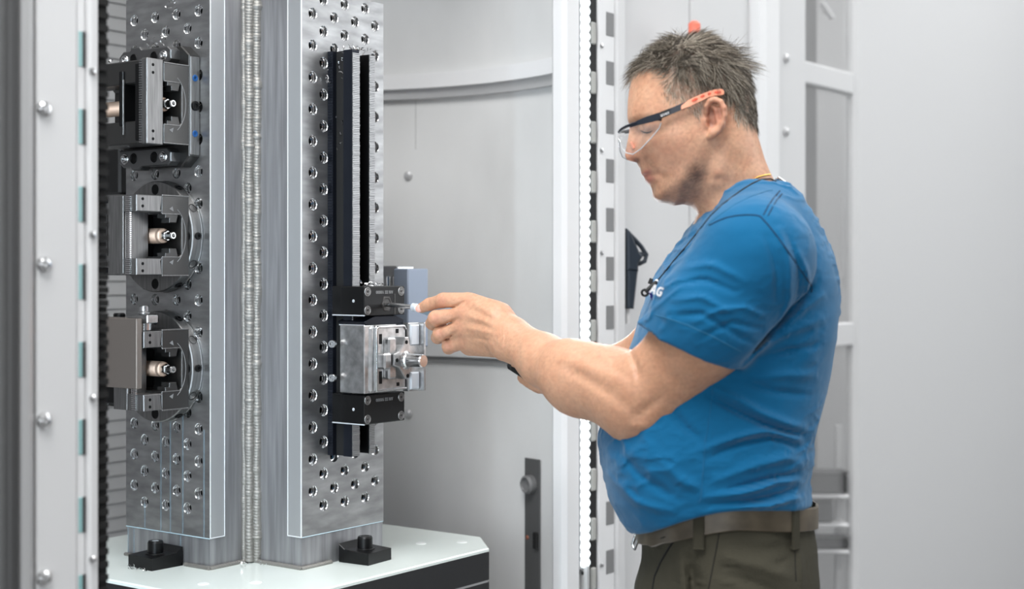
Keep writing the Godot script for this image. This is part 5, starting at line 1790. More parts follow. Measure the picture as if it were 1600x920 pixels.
func shirt_post(p: Vector3, d: float) -> float:
	var z := p.z + PZ
	var k := (PZ - z) / PZ
	var q := flat(p)
	if z > .0: d -= shirt_fold.at(800.0 + (q.x - 800.0) * lerpf(1.0, (PZ - .16) / PZ / k, .0), q.y) * smoothstep(.0, .06, z)
	d += .0018 * noise.get_noise_3d(p.x * 9.0, p.y * 15.0, p.z * 9.0)
	var rg := 1.0 - absf(noise2.get_noise_3d(p.x * 10.0 + p.y * 8.0, p.y * 26.0 - p.x * 9.0, p.z * 12.0)) * 2.2
	d -= .0032 * maxf(rg, 0.0) * maxf(rg, 0.0) * smoothstep(-.2, .25, noise.get_noise_3d(p.x * 5.0, p.y * 5.0, p.z * 5.0 + 9.0))
	var rf := 1.0 - absf(noise2.get_noise_3d(p.x * 24.0 + p.y * 15.0 + 40.0, p.y * 52.0 - p.x * 20.0, p.z * 26.0)) * 2.6
	d -= .0008 * maxf(rf, 0.0) * smoothstep(-.25, .2, noise.get_noise_3d(p.x * 7.0 + 30.0, p.y * 7.0, p.z * 7.0))
	# collar plane, neck hole
	var c0 := px(1092, 338, PZ); var c1 := px(1216, 281, PZ)
	var n := Vector3(-(c1.y - c0.y), c1.x - c0.x, 0).normalized()
	var up := (p - c0).dot(n) - smoothstep(.05, .12, absf(z)) * .2
	d = smax(d, up - .004, .008)
	return smax(d, waist(p.x, z) + .0135 - p.y, .006)

# sleeve hems: cut the sleeves off and bore them out
func sleeve_cut(p: Vector3, d: float) -> float:
	var z := p.z + PZ
	var sh: Array = hem[0 if z > 0.0 else 1]
	var h: float = (p - sh[0]).dot(sh[1])
	d = smax(d, h, .004)
	if h > -.05:
		var v: Vector3 = p - sh[2]
		var t := clampf(v.dot(sh[3]) * sh[4], 0.0, 1.0)
		var bore: float = (v - sh[3] * t).length() - lerpf(sh[5], sh[6], t)
		d = maxf(d, -bore)
	return d

# height of the waistband: lower at the front, under the belly
func waist(x: float, z: float) -> float:
	var u := clampf((x - px(1132, 0, PZ).x) / .135, -1.0, 1.0)
	return 1.081 - (.052 if u < 0.0 else .018) * u * u

var hem: Array = []

func smax(a: float, b: float, k: float) -> float:
	var q := maxf(k - absf(a - b), 0.0)
	return maxf(a, b) + q * q / k * .25

func trouser_base(p: Vector3) -> float:
	var q := flat(p)
	var z := p.z + PZ
	var d := trouser_d.at(q.x, q.y) * mm
	var w := lerpf(.150, .170, smoothstep(800, 900, q.y))
	var R := .12
	var a := 1.0 - minf(d / R, 1.0)
	var b := absf(z) / w
	var r := sqrt(a * a + b * b)
	var m := lerpf(w, R, clampf(a * a / maxf(a * a + b * b, 1e-6), 0.0, 1.0))
	return (r - 1.0) * m

# ---------------------------------------------------------------- skin
func skin_colour(p: Vector3, _n: Vector3) -> Color:
	var c := Vector3(.66, .36, .222)
	var b := noise.get_noise_3d(p.x * 30.0, p.y * 30.0, p.z * 30.0)
	c = c.lerp(Vector3(.58, .26, .145), clampf(.18 + .7 * b, 0.0, 1.0) * .55)
	c = c.lerp(Vector3(.48, .21, .12), smoothstep(.45, .62, noise2.get_noise_3d(p.x * 130.0, p.y * 130.0, p.z * 130.0)) * .4)
	return Color(c.x, c.y, c.z)

func head_colour(p: Vector3, n: Vector3) -> Color:
	var q := flat(p)
	var z := absf(p.z + PZ)
	var c := Vector3(.77, .43, .27)
	var b := noise.get_noise_3d(p.x * 36.0, p.y * 36.0, p.z * 36.0)
	c = c.lerp(Vector3(.60, .25, .14), clampf(.2 + .8 * b, 0.0, 1.0) * .60)
	c = c.lerp(Vector3(.50, .21, .12), smoothstep(.42, .6, noise2.get_noise_3d(p.x * 110.0, p.y * 110.0, p.z * 110.0)) * .45)
	# ruddy ear, nose, cheek
	var red := func(x: float, y: float, zz: float, r: float) -> float:
		var e := fl(x, y, zz)
		return exp(-(q - e).length_squared() / (r * r))
	c = c.lerp(Vector3(.56, .20, .13), .60 * red.call(1118, 178, .085, 22.0) + .40 * red.call(982, 243, .0, 14.0) + .25 * red.call(1045, 240, .055, 30.0))
	# stubble, with the shade at the jaw painted into it
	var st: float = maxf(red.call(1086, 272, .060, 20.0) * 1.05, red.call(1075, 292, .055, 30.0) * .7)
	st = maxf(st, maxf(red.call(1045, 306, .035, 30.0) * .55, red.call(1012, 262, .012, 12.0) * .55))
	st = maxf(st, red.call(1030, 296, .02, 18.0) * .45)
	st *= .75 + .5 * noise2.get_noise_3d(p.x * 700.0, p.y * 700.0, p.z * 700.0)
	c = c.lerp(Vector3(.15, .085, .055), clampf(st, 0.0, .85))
	# lips
	var lip: float = maxf(red.call(1010, 272, .012, 6.5), red.call(1014, 280, .012, 6.0)) * (1.0 if z < .030 else .0)
	c = c.lerp(Vector3(.46, .17, .13), clampf(lip * 1.1, 0.0, .85))
	# shade painted dark: lids and eye socket, nostril, bowl of the ear
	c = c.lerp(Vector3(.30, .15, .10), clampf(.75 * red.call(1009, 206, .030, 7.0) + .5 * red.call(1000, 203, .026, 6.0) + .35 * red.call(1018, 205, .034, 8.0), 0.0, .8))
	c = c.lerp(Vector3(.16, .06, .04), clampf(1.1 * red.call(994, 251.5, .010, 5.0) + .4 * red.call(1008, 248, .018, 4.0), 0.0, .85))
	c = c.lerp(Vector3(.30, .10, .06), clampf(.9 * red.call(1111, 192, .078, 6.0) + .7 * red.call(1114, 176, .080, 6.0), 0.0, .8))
	# scalp under short hair
	var h := hair_amount(q.x, q.y, z)
	c = c.lerp(Vector3(.27, .20, .15).lerp(Vector3(.07, .055, .045), smoothstep(138.0, 104.0, q.y + 40.0 * smoothstep(1200.0, 1100.0, q.x) - 40.0)), clampf(h, 0.0, 1.0) * lerpf(.55, .92, smoothstep(138.0, 104.0, q.y)))
	# brow
	for k in 6:
		c = c.lerp(Vector3(.26, .17, .11), clampf(.55 * red.call(988 + 5.0 * k, 193.0 - .6 * k * k * .35 - k, .022 + .005 * k, 4.2), 0.0, 1.0))
	return Color(c.x, c.y, c.z)

var hairline := PackedVector2Array()
func hair_amount(x: float, y: float, z: float) -> float:
	if hairline.is_empty():
		hairline = poly2([[960, 100], [985, 122], [1004, 116], [1024, 112], [1030, 122], [1026, 140], [1034, 156], [1048, 164], [1066, 172], [1080, 186], [1094, 190], [1101, 178], [1101, 160], [1114, 152], [1128, 154], [1136, 168], [1138, 190], [1150, 200], [1170, 204], [1186, 207], [1220, 120], [1150, 20], [1040, 20]])
		var o := PackedVector2Array()
		for p in hairline: o.append(fl(p.x, p.y, .045 if p.y > 125.0 and p.x < 1160.0 else .0))
		hairline = o
	if not Geometry2D.is_point_in_polygon(Vector2(x, y), hairline): return 0.0
	var d := 1e9
	for k in hairline.size():
		var a := hairline[k]; var b := hairline[(k + 1) % hairline.size()]
		d = minf(d, Geometry2D.get_closest_point_to_segment(Vector2(x, y), a, b).distance_to(Vector2(x, y)))
	return smoothstep(0.0, 14.0, d)

func hand_colour(p: Vector3, n: Vector3) -> Color:
	var c0 := skin_colour(p, n)
	var c := Vector3(c0.r, c0.g, c0.b)
	for k in knuckles:
		var d: float = (p - k[0]).length_squared() / (k[1] * k[1])
		if d < 5.0: c = c.lerp(Vector3(.55, .22, .14), .55 * exp(-d))
	return Color(c.x, c.y, c.z)

var knuckles: Array = []

func build_body() -> void:
	var acc := Acc.new()
	# head and neck
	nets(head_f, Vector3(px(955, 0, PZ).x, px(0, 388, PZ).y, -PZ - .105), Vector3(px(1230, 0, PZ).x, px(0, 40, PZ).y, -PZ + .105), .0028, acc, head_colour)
	# near arm with the hand, one grid
	var f := Field.new()
	arm_f = f
	var W := px(797, 526, 2.185)
	f.cap(px(1180, 402, 1.885), px(1106, 510, 1.900), .050, .0560, .03)
	f.cap(px(1106, 510, 1.900), px(1014, 624, 1.965), .0570, .0540, .03)
	f.cap(px(1014, 655, 1.962), px(998, 648, 1.968), .030, .034, .02)            # elbow point
	f.cap(px(993, 620, 1.970), px(905, 595, 2.05), .0555, .0430, .03)
	f.cap(px(950, 585, 2.005), px(890, 570, 2.06), .036, .030, .03)             # forearm muscle
	f.cap(px(905, 595, 2.05), px(850, 563, 2.12), .0430, .0350, .03)
	f.cap(px(850, 563, 2.12), W, .0350, .0285, .02)
	f.cap(W, px(772, 512, 2.215), .0285, .0260, .015)
	f.cap(px(800, 543, 2.17), px(786, 545, 2.185), .016, .013, .02)            # wrist bone
	# palm
	var mcp := [px(735, 473, 2.250), px(722, 490, 2.246), px(719, 512, 2.250), px(723, 533, 2.260)]
	var pr := [.0142, .0138, .0132, .0122]
	var fromw := [px(780, 494, 2.205), px(778, 505, 2.203), px(776, 520, 2.207), px(778, 534, 2.212)]
	for k in 4:
		f.cap(fromw[k], mcp[k], .0215, pr[k], .012)
		f.cap(fromw[k] + Vector3(0, 0, -.020), mcp[k] + Vector3(.004, 0, -.014), .018, .011, .012)
	f.cap(px(772, 536, 2.225), px(735, 541, 2.275), .0190, .0150, .012)
	# knuckle heads and tendons
	for k in 4:
		f.cap(mcp[k] + Vector3(.002, .001, .005), mcp[k] + Vector3(.010, -.001, .003), .0100 - .0006 * k, .0060, .010)
		f.cap(mcp[k] + Vector3(.008, 0, .0045), fromw[k].lerp(mcp[k], .35) + Vector3(0, 0, .0100), .0068, .0056, .008)
		knuckles.append([mcp[k] + Vector3(.003, 0, .012), .010])
	var chain := func(pts: Array, rad: Array, k: float) -> void:
		for i in pts.size() - 1: f.cap(pts[i], pts[i + 1], rad[i], rad[i + 1], k)
		knuckles.append([pts[1] + Vector3(0, 0, rad[1]), .009])
		knuckles.append([pts[pts.size() - 1], .008])
	# index stretched over the driver, the others curled round its handle
	chain.call([mcp[0], px(691, 470, 2.272), px(671, 475, 2.292), px(659, 480.5, 2.304)], [.0128, .0108, .0097, .0082], .0035)
	f.cap(px(694, 468, 2.268), px(728, 470, 2.252), .0100, .0118, .006)
	chain.call([mcp[1], px(681, 497.5, 2.262), px(675, 505, 2.294), px(692, 505, 2.322)], [.0128, .0122, .0098, .0085], .0035)
	chain.call([mcp[2], px(688, 521, 2.266), px(684, 527, 2.298), px(701, 523, 2.322)], [.0124, .0115, .0100, .0084], .0035)
	chain.call([mcp[3], px(701, 540, 2.272), px(701, 544, 2.298), px(714, 541, 2.316)], [.0116, .0104, .0092, .0078], .0035)
	chain.call([px(772, 502, 2.235), px(735, 487, 2.300), px(700, 484, 2.336), px(676, 482, 2.344)], [.0170, .0140, .0118, .0092], .006)
	# creases, knuckle wrinkles, muscle lines
	arm_fold = Grid.new(640, 440, 1170, 700, 1.5)
	var af := func(l: Array, w: float, a: float) -> void: arm_fold.stroke(l, w, a)
	for x in [0.0, 4.0, 8.0]:
		af.call([[687.0 + x, 459], [685.5 + x, 466], [687.5 + x, 474]], 1.3, -.0009)
	af.call([[671, 464], [669, 471], [671, 478]], 1.2, -.0006)
	for q in [[676, 491, 683, 503], [684, 514, 690, 526], [697, 534, 703, 545]]:
		af.call([[q[0] + 3, q[1]], [q[0] + 2, (q[1] + q[3]) / 2], [q[2], q[3]]], 1.6, -.0008)
	af.call([[726, 470], [716, 477], [704, 482], [690, 485]], 2.0, -.0030)
	af.call([[716, 497], [706, 503], [692, 508], [680, 512]], 2.0, -.0034)
	af.call([[714, 518], [706, 524], [696, 530]], 2.0, -.0034)
	af.call([[735, 472], [752, 480], [772, 492]], 4.0, .0014)
	af.call([[726, 492], [748, 498], [772, 508]], 3.5, .0016)
	af.call([[724, 512], [748, 516], [774, 522]], 3.5, .0016)
	af.call([[730, 502], [752, 507], [772, 515]], 3.0, -.0012)
	af.call([[730, 481], [752, 489], [770, 499]], 3.0, -.0012)
	af.call([[728, 526], [750, 529], [772, 533]], 3.0, -.0012)
	for x in [0.0, 6.0, 13.0]:
		af.call([[778 + x, 512], [776 + x, 530], [772 + x, 556]], 1.7, -.0012)
	af.call([[985, 548], [990, 562], [998, 580], [1000, 596]], 4.0, -.0050)
	af.call([[880, 572], [915, 592], [950, 612], [985, 640]], 8.0, -.0030)
	af.call([[870, 556], [915, 572], [960, 590], [985, 612]], 9.0, .0026)
	af.call([[990, 650], [1010, 640], [1030, 620]], 7.0, -.0030)
	af.call([[985, 664], [1000, 668], [1015, 664]], 6.0, .0022)
	af.call([[1030, 540], [1060, 575], [1100, 600]], 12.0, .0020)
	f.post = func(p: Vector3, d: float) -> float:
		var x := 800.0 - p.x / p.z * F
		var y := 425.0 + (p.y - EYE_Y) / p.z * F
		return d - arm_fold.at(x, y) + .0006 * noise.get_noise_3d(p.x * 60.0, p.y * 60.0, p.z * 60.0)
	var lo := Vector3(px(640, 0, 2.3).x, px(0, 700, 1.98).y, -2.375)
	var hi := Vector3(px(1262, 0, 1.93).x, px(0, 335, 1.9).y, -1.795)
	# hand finer than arm: two grids share the plane x = cut
	var cut := px(812, 0, 2.17).x
	nets(f, lo, Vector3(lo.x + snappedf(cut - lo.x, .0096), px(0, 440, 2.2).y, -2.08), .0024, acc, hand_colour)
	var mesh_lo := Vector3(lo.x + snappedf(cut - lo.x, .0096) - .0048, lo.y, -2.25)
	nets(f, mesh_lo, hi, .0048, acc, hand_colour)
	# far arm with its hand
	f = Field.new()
	var E := px(1000, 574, 2.36)
	var W2 := px(868, 584, 2.455)
	var S2: Array = shoulder(-1.0)
	f.cap(S2[0], E, .056, .044, .03)
	f.cap(E, px(930, 578, 2.41), .041, .036, .03)
	f.cap(px(930, 578, 2.41), W2, .036, .027, .02)
	var pm := px(840, 586, 2.47)
	f.cap(W2, pm, .026, .022, .014)
	f.cap(W2 + Vector3(0, -.012, 0), pm + Vector3(.004, -.014, 0), .020, .017, .012)
	var tipx := [[838, 600, 848, 612], [828, 597, 838, 606], [820, 592, 828, 600], [812, 586, 820, 596]]
	for k in 4:
		var dz := .006 * k
		var base := pm + Vector3(.006 - .006 * k, -.006, .012)
		f.cap(base, px(tipx[k][0] + 6, tipx[k][1] + 4, 2.435 + dz), .0105, .0098, .004)
		f.cap(px(tipx[k][0] + 6, tipx[k][1] + 4, 2.435 + dz), px(tipx[k][2], tipx[k][3] - 16, 2.415 + dz), .0098, .0082, .004)
	f.cap(px(858, 580, 2.44), px(828, 566, 2.42), .0135, .0105, .008)
	f.cap(px(828, 566, 2.42), px(806, 568, 2.415), .0105, .0085, .004)
	nets(f, Vector3(px(785, 0, 2.47).x, px(0, 640, 2.45).y, -2.54), Vector3(px(1160, 0, 2.2).x, px(0, 350, 2.2).y, -2.12), .0050, acc, hand_colour)
	# trunk and legs under the clothes, so that the body is one
	f = Field.new()
	f.cap(px(1150, 345, PZ), px(1150, 520, PZ), .055, .105, .05)
	f.cap(px(1150, 520, PZ), px(1110, 720, PZ), .105, .110, .05)
	f.cap(px(1110, 720, PZ), px(1130, 900, PZ), .110, .100, .05)
	for s in [1.0, -1.0]:
		f.cap(px(1150, 420, PZ), shoulder(s)[0], .06, .045, .04)
		f.cap(Vector3(man_at.x - .01, .86, -PZ + .085 * s), Vector3(man_at.x - .02, .50, -PZ + .095 * s), .075, .055, .03)
		f.cap(Vector3(man_at.x - .02, .50, -PZ + .095 * s), Vector3(man_at.x + .01, .10, -PZ + .10 * s), .055, .042, .03)
	nets(f, Vector3(man_at.x - .25, .04, -PZ - .32), Vector3(man_at.x + .25, 1.54, -PZ + .32), .018, acc, skin_colour)
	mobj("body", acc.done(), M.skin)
	# the one nail turned to the camera, eyes
	var nb := SB.new()
	nb.lathe(PackedVector2Array([Vector2(.0058, -.0016), Vector2(.0052, .0004), Vector2(.003, .0011), Vector2(0, .0013)]), 16, along(px(655.5, 482, 2.304) + Vector3(-.0012, .0, .0070), Vector3(-.30, -.15, 1)).scaled_local(Vector3(1.0, 1.0, 1.1)))
	mobj("fingernail", nb.done(), M.nail)
	# device in the far hand
	var dv := thing("handheld_device", "black handheld device in the man's far hand, under the near forearm", "device", Transform3D(Basis(), px(824, 584, 2.43)))
	var ax := along(Vector3(), px(856, 606, 2.43) - px(800, 570, 2.43), Vector3(0, 0, 1))
	obj("case", box_mesh(Vector3(-.010, -.036, -.012), Vector3(.010, .036, .012), .004, ax), M.rubber, dv)
	obj("screen", box_mesh(Vector3(-.008, -.028, .0118), Vector3(.008, .028, .0128), .0005, ax), M.pit, dv)
	for s in [1.0, -1.0]:
		var c := near_head(1011, 203, .028, s)
		var eb := SB.new()
		var pr2 := PackedVector2Array()
		for k in 9: pr2.append(Vector2(sin(PI * k / 8.0), -cos(PI * k / 8.0)) * .0085)
		eb.lathe(pr2, 16, T(c.x, c.y, c.z))
		var ey := mobj("eye", eb.done(), M.eye)
	var lb := SB.new()
	var lp := PackedVector3Array()
	for q in [[1001.5, 204], [1006, 206.5], [1011, 207.5], [1016, 206.5], [1020, 204]]:
		head_f.all()
		var h := hit(head_f, q[0], q[1], 1.9, 2.2)
		if h.is_finite(): lp.append(h + Vector3(-.0004, 0, .0012))
	if lp.size() > 1:
		lb.tube(lp, PackedFloat32Array([.0004, .0009, .0010, .0008, .0003]), 6)
		mobj("eyelash", lb.done(), M.lash)

func build_clothes() -> void:
	hem = []
	for s in [1.0, -1.0]:
		var sh: Array = shoulder(s)
		var n: Vector3
		var at: Vector3
		if s > 0.0:
			var a := px(1010, 513, 1.90); var b := px(1153, 575, 1.88)
			at = (a + b) / 2
			var L := (b - a).normalized()
			var arm: Vector3 = (sh[2] - sh[0])
			n = (arm - L * arm.dot(L)).normalized()
		else:
			at = sh[1]
			n = (sh[2] - sh[0]).normalized()
		var e: Vector3 = (sh[2] - sh[0]) * 1.3
		hem.append([at, n, sh[0], e, 1.0 / e.length_squared(), .0670, .0670])
	var acc := Acc.new()
	nets(shirt_f, Vector3(px(918, 0, PZ).x, px(0, 850, PZ).y, -PZ - .27), Vector3(px(1335, 0, PZ).x, px(0, 262, PZ).y, -PZ + .27), .0034, acc)
	var ts := mobj("t_shirt", acc.done(), M.shirt)
	shirt_f.all()
	var seam := func(l: Array, r: float, lab: String, m: Material, sink: float) -> void:
		var pts := PackedVector3Array()
		for k in l.size() - 1:
			var n := maxi(2, int(Vector2(l[k][0], l[k][1]).distance_to(Vector2(l[k + 1][0], l[k + 1][1])) / 5.0))
			for i in n:
				var t := float(i) / n
				var h := hit(shirt_f, lerpf(l[k][0], l[k + 1][0], t), lerpf(l[k][1], l[k + 1][1], t), 1.7, 2.3)
				if h.is_finite(): pts.append(h - h.direction_to(Vector3(0, EYE_Y, 0)) * sink)
		if pts.size() < 3: return
		var sb := SB.new()
		sb.tube(pts, PackedFloat32Array([r]), 6)
		obj(lab, sb.done(), m, ts)
	seam.call([[1108, 352], [1122, 345], [1135, 340], [1150, 337], [1165, 335.5], [1180, 336], [1188, 338], [1200, 351], [1215, 370], [1230, 391], [1245, 413], [1258, 432], [1268, 446], [1269, 452], [1267, 460]], .0009, "sleeve_seam", M.seam_thread, .0)
	seam.call([[1193, 336], [1200, 322], [1208, 310], [1222, 294]], .0008, "shoulder_seam", M.seam_thread, .0002)
	seam.call([[1200, 337], [1207, 324], [1214, 312], [1226, 298]], .0008, "shoulder_seam", M.seam_thread, .0002)
	seam.call([[1114, 602], [1110, 640], [1102, 690], [1098, 740], [1095, 780], [1090, 790]], .0008, "side_seam", M.shirt, .0)
	seam.call([[1024, 492], [1045, 498], [1075, 508], [1110, 524], [1140, 540], [1163, 552]], .0007, "hem_stitching", M.shirt_light, .0001)
	seam.call([[1104, 352], [1125, 335], [1150, 318], [1175, 306], [1200, 298], [1214, 296]], .0007, "collar_stitching", M.shirt_light, .0001)
	acc = Acc.new()
	nets(trouser_f, Vector3(px(945, 0, PZ).x, .90, -PZ - .24), Vector3(px(1330, 0, PZ).x, px(0, 730, PZ).y, -PZ + .24), .0045, acc)
	nets(trouser_f, Vector3(px(945, 0, PZ).x, .04, -PZ - .24), Vector3(px(1330, 0, PZ).x, .904, -PZ + .24), .012, acc)
	var tr := mobj("trousers", acc.done(), M.trouser)
	trouser_f.all()
	var tseam := func(l: Array, r: float, lab: String) -> void:
		var pts := PackedVector3Array()
		for k in l.size() - 1:
			for i in 6:
				var h := hit(trouser_f, lerpf(l[k][0], l[k + 1][0], i / 6.0), lerpf(l[k][1], l[k + 1][1], i / 6.0), 1.7, 2.3)
				if h.is_finite(): pts.append(h)
		if pts.size() < 3: return
		var sb := SB.new()
		sb.tube(pts, PackedFloat32Array([r]), 6)
		obj(lab, sb.done(), M.trouser_seam, tr)
	tseam.call([[1124, 830], [1119, 860], [1112, 895], [1106, 925], [1102, 960]], .0008, "side_seam")
	tseam.call([[1241, 842], [1242, 865], [1243, 890], [1244, 912]], .0007, "back_dart")
	tseam.call([[1060, 834], [1046, 855], [1033, 877], [1023, 900], [1018, 930]], .0016, "pocket_edge")
	tseam.call([[1012, 852], [1030, 842], [1056, 833], [1090, 829], [1140, 827], [1200, 827], [1250, 830]], .0009, "waistband_seam")
	# belt: a band pressed on the trousers
	trouser_f.all()
	var ring := func(lift: float, o: float, hh: float) -> Array:
		var out := PackedVector3Array()
		var nn := PackedVector3Array()
		for k in 96:
			var t := TAU * k / 96
			var d := Vector3(cos(t), 0, sin(t))
			var c := px(1130, 815, PZ)
			var x := c + d * .12
			var yy := waist(x.x, x.z + PZ)
			var p := Vector3(c.x, yy + hh, c.z)
			var r := .22
			while r > .08:
				var pp := p + d * r
				if trouser_f.ev(Vector3(pp.x, waist(pp.x, pp.z + PZ) - .012, pp.z)) < .0:
					p.y = waist(pp.x, pp.z + PZ) + hh
					break
				r -= .002
			out.append(p + d * (r + .003 + o))
			nn.append(d)
		return [out, nn]
	var b := SB.new()
	var strips := [ring.call(0, .001, -.0155), ring.call(0, .0045, -.0140), ring.call(0, .0045, .0140), ring.call(0, .001, .0155)]
	for k in 3:
		var p: PackedVector3Array = strips[k][0]; var q: PackedVector3Array = strips[k + 1][0]; var nn: PackedVector3Array = strips[k][1]
		for i in 96:
			var j := (i + 1) % 96
			var u := Vector3(0, [-1.0, 0.0, 1.0][k], 0)
			b.strip_tri(p[i], p[j], q[j], nn[i] + u, nn[j] + u, nn[j] + u)
			b.strip_tri(p[i], q[j], q[i], nn[i] + u, nn[j] + u, nn[i] + u)
	var bl := mobj("belt", b.done(), M.belt)
	for x in [1093.0, 1236.0]:
		var lb := SB.new()
		var at := hit(trouser_f, x, 826.0, 1.7, 2.2)
		if not at.is_finite(): continue
		var e := .004
		var nrm := Vector3(trouser_f.ev(at + Vector3(e, 0, 0)) - trouser_f.ev(at - Vector3(e, 0, 0)), 0, trouser_f.ev(at + Vector3(0, 0, e)) - trouser_f.ev(at - Vector3(0, 0, e))).normalized()
		var xf := Transform3D(Basis(Vector3.UP.cross(nrm), Vector3.UP, nrm), at)
		lb.box(Vector3(-.0075, -.026, .005), Vector3(.0075, .030, .0100), .002, xf)
		lb.box(Vector3(-.0078, -.027, .000), Vector3(.0078, -.022, .0104), .002, xf)
		obj("belt_loop", lb.done(), M.trouser, tr)
	# buckle at the front
	var fb := px(1003, 836, PZ)
	var bk := SB.new()
	var loop := PackedVector3Array()
	for q in [[-.018, -.016], [.018, -.016], [.018, .016], [-.018, .016], [-.018, -.016]]:
		loop.append(fb + Vector3(-.006 - q[1] * -.35, q[1], q[0]))
	bk.tube(loop, PackedFloat32Array([.0022]), 8)
	bk.box(fb + Vector3(-.006, -.012, -.003), fb + Vector3(-.003, .012, .003), .001)
	obj("buckle", bk.done(), M.bright, bl)
	for s in [1.0, -1.0]:
		var so := SB.new()
		var pts := PackedVector3Array(); var rad := PackedFloat32Array()
		for q in [[.05, .052, .030], [.03, .056, .042], [-.03, .054, .046], [-.09, .044, .044], [-.15, .034, .036], [-.175, .028, .020]]:
			pts.append(Vector3(man_at.x + q[0], q[1], -PZ + .10 * s)); rad.append(q[2])
		so.tube(pts, rad, 18)
		so.box(Vector3(man_at.x - .19, .0, -PZ + .10 * s - .046), Vector3(man_at.x + .085, .022, -PZ + .10 * s + .046), .008)
		mobj("shoe", so.done(), M.shoe)

func build_hair() -> void:
	var b := SurfaceTool.new()
	b.begin(Mesh.PRIMITIVE_TRIANGLES)
	head_f.all()
	var r := RandomNumberGenerator.new()
	r.seed = 99
	var strand := func(root: Vector3, dir: Vector3, nrm: Vector3, l: float, w: float, bend: Vector3, col: Color) -> void:
		var p := root - nrm * .0015
		var d := dir
		var side := d.cross(nrm).normalized()
		if side.length_squared() < .5: return
		var prev: Array = []
		for k in 5:
			var t := k / 4.0
			var ww := w * (1.0 - .85 * t)
			var ring := [p + side * ww, p - side * ww * .5 + nrm * ww * .8, p - side * ww * .5 - nrm * ww * .8]
			if k > 0:
				for i in 3:
					var j := (i + 1) % 3
					var na: Vector3 = ((ring[i] as Vector3) - p).normalized()
					var nb: Vector3 = ((ring[j] as Vector3) - p).normalized()
					var q := [[prev[i], na], [ring[j], nb], [prev[j], nb], [prev[i], na], [ring[i], na], [ring[j], nb]]
					var flip: bool = ((ring[j] as Vector3) - prev[i]).cross((prev[j] as Vector3) - prev[i]).dot(na + nb) > 0.0
					for m in ([0, 2, 1, 3, 5, 4] if flip else [0, 1, 2, 3, 4, 5]):
						b.set_color(col); b.set_normal(q[m][1]); b.add_vertex(q[m][0])
			prev = ring
			d = (d + bend * .25).normalized()
			p += d * l / 4.0
	var made := 0
	var tries := 0
	while made < 15000 and tries < 90000:
		tries += 1
		# a random direction from inside the skull, out to the skin
		var c := px(1085, 150, PZ)
		var dir := Vector3(r.randfn(), r.randfn(), r.randfn()).normalized()
		if dir.y < -.75: continue
		var rr := .165
		var p := c
		var ok := false
		for k in 30:
			var d := head_base(c + dir * rr)
			if d < .0006:
				ok = true
				break
			rr -= maxf(d * .8, .001)
		if not ok: continue
		p = c + dir * rr
		var q := flat(p)
		var z := absf(p.z + PZ)
		var am := hair_amount(q.x, q.y, z)
		if am < r.randf() * .5 + .02: continue
		var e := .004
		var n := Vector3(head_base(p + Vector3(e, 0, 0)) - head_base(p - Vector3(e, 0, 0)), head_base(p + Vector3(0, e, 0)) - head_base(p - Vector3(0, e, 0)), head_base(p + Vector3(0, 0, e)) - head_base(p - Vector3(0, 0, e))).normalized()
		var zs := signf(p.z + PZ)
		# long on top, cropped at the sides and the nape
		var sx := 800.0 + (q.x - 800.0) * PZ / (PZ - z)
		var sy := 425.0 + (q.y - 425.0) * PZ / (PZ - z)
		var edge := 114.0 + 16.0 * smoothstep(1075.0, 1100.0, sx) + 14.0 * smoothstep(1100.0, 1135.0, sx) + 66.0 * smoothstep(1135.0, 1186.0, sx)
		var top := smoothstep(edge + 14.0, edge - 14.0, sy + r.randf_range(-9, 9))
		var front := smoothstep(1080.0, 1000.0, q.x)
		var flow := Vector3(-.7, .25, .0).lerp(Vector3(.75, -.35, .0), smoothstep(1045.0, 1085.0, q.x))
		flow = flow.lerp(Vector3(.45, -1.0, .25 * zs), smoothstep(.03, .065, z) * smoothstep(1030.0, 1060.0, q.x))
		flow = flow.lerp(Vector3(.15, -1.0, .1 * zs), (1.0 - top) * .8)
		flow += Vector3(noise.get_noise_3d(p.x * 55.0, p.y * 55.0, p.z * 55.0), noise.get_noise_3d(p.x * 55.0 + 31.0, p.y * 55.0, p.z * 55.0), noise.get_noise_3d(p.x * 55.0, p.y * 55.0 + 47.0, p.z * 55.0)) * lerpf(.8, 1.9, top)
		flow += Vector3(r.randf_range(-.2, .2), r.randf_range(-.15, .2), r.randf_range(-.2, .2))
		flow = (flow - n * flow.dot(n)).normalized()
		var lift := lerpf(.26, .62, top) * r.randf_range(.7, 1.3) + .5 * top * exp(-pow((q.x - 1070.0) / 40.0, 2.0))
		var d2 := (flow + n * lift).normalized()
		var l := lerpf(.012, lerpf(.034, .015, smoothstep(1130.0, 1165.0, sx) * smoothstep(105.0, 140.0, sy)), top) * r.randf_range(.6, 1.2)
		if q.x > 1118.0 and q.y < 112.0 and r.randf() < .22:
			l *= 1.25
			flow = (flow + Vector3(.9, .25, 0)).normalized()
			d2 = (flow + n * .8).normalized()
		var w := lerpf(.00046, .00048, top) * r.randf_range(.8, 1.3)
		var dark := Vector3(.042, .033, .024).lerp(Vector3(.26, .21, .155), pow(r.randf(), 3.0))
		var pale := Vector3(.82, .70, .55) if r.randf() < .45 else Vector3(.17, .125, .085)
		var grey := .24 if top > .5 else .35
		var cc := pale.lerp(dark, clampf(top * 1.25 - .08, 0.0, 1.0))
		if r.randf() < grey: cc = cc.lerp(Vector3(.60, .53, .43), .7)
		strand.call(p, d2, n, l, w, (flow * .8 - n * .30 * top + n * .04 * (1.0 - top) + Vector3(0, -.12, 0)), Color(cc.x, cc.y, cc.z))
		made += 1
	var o := mobj("hair", b.commit(), M.hair)
	o.set_meta("kind", "stuff")

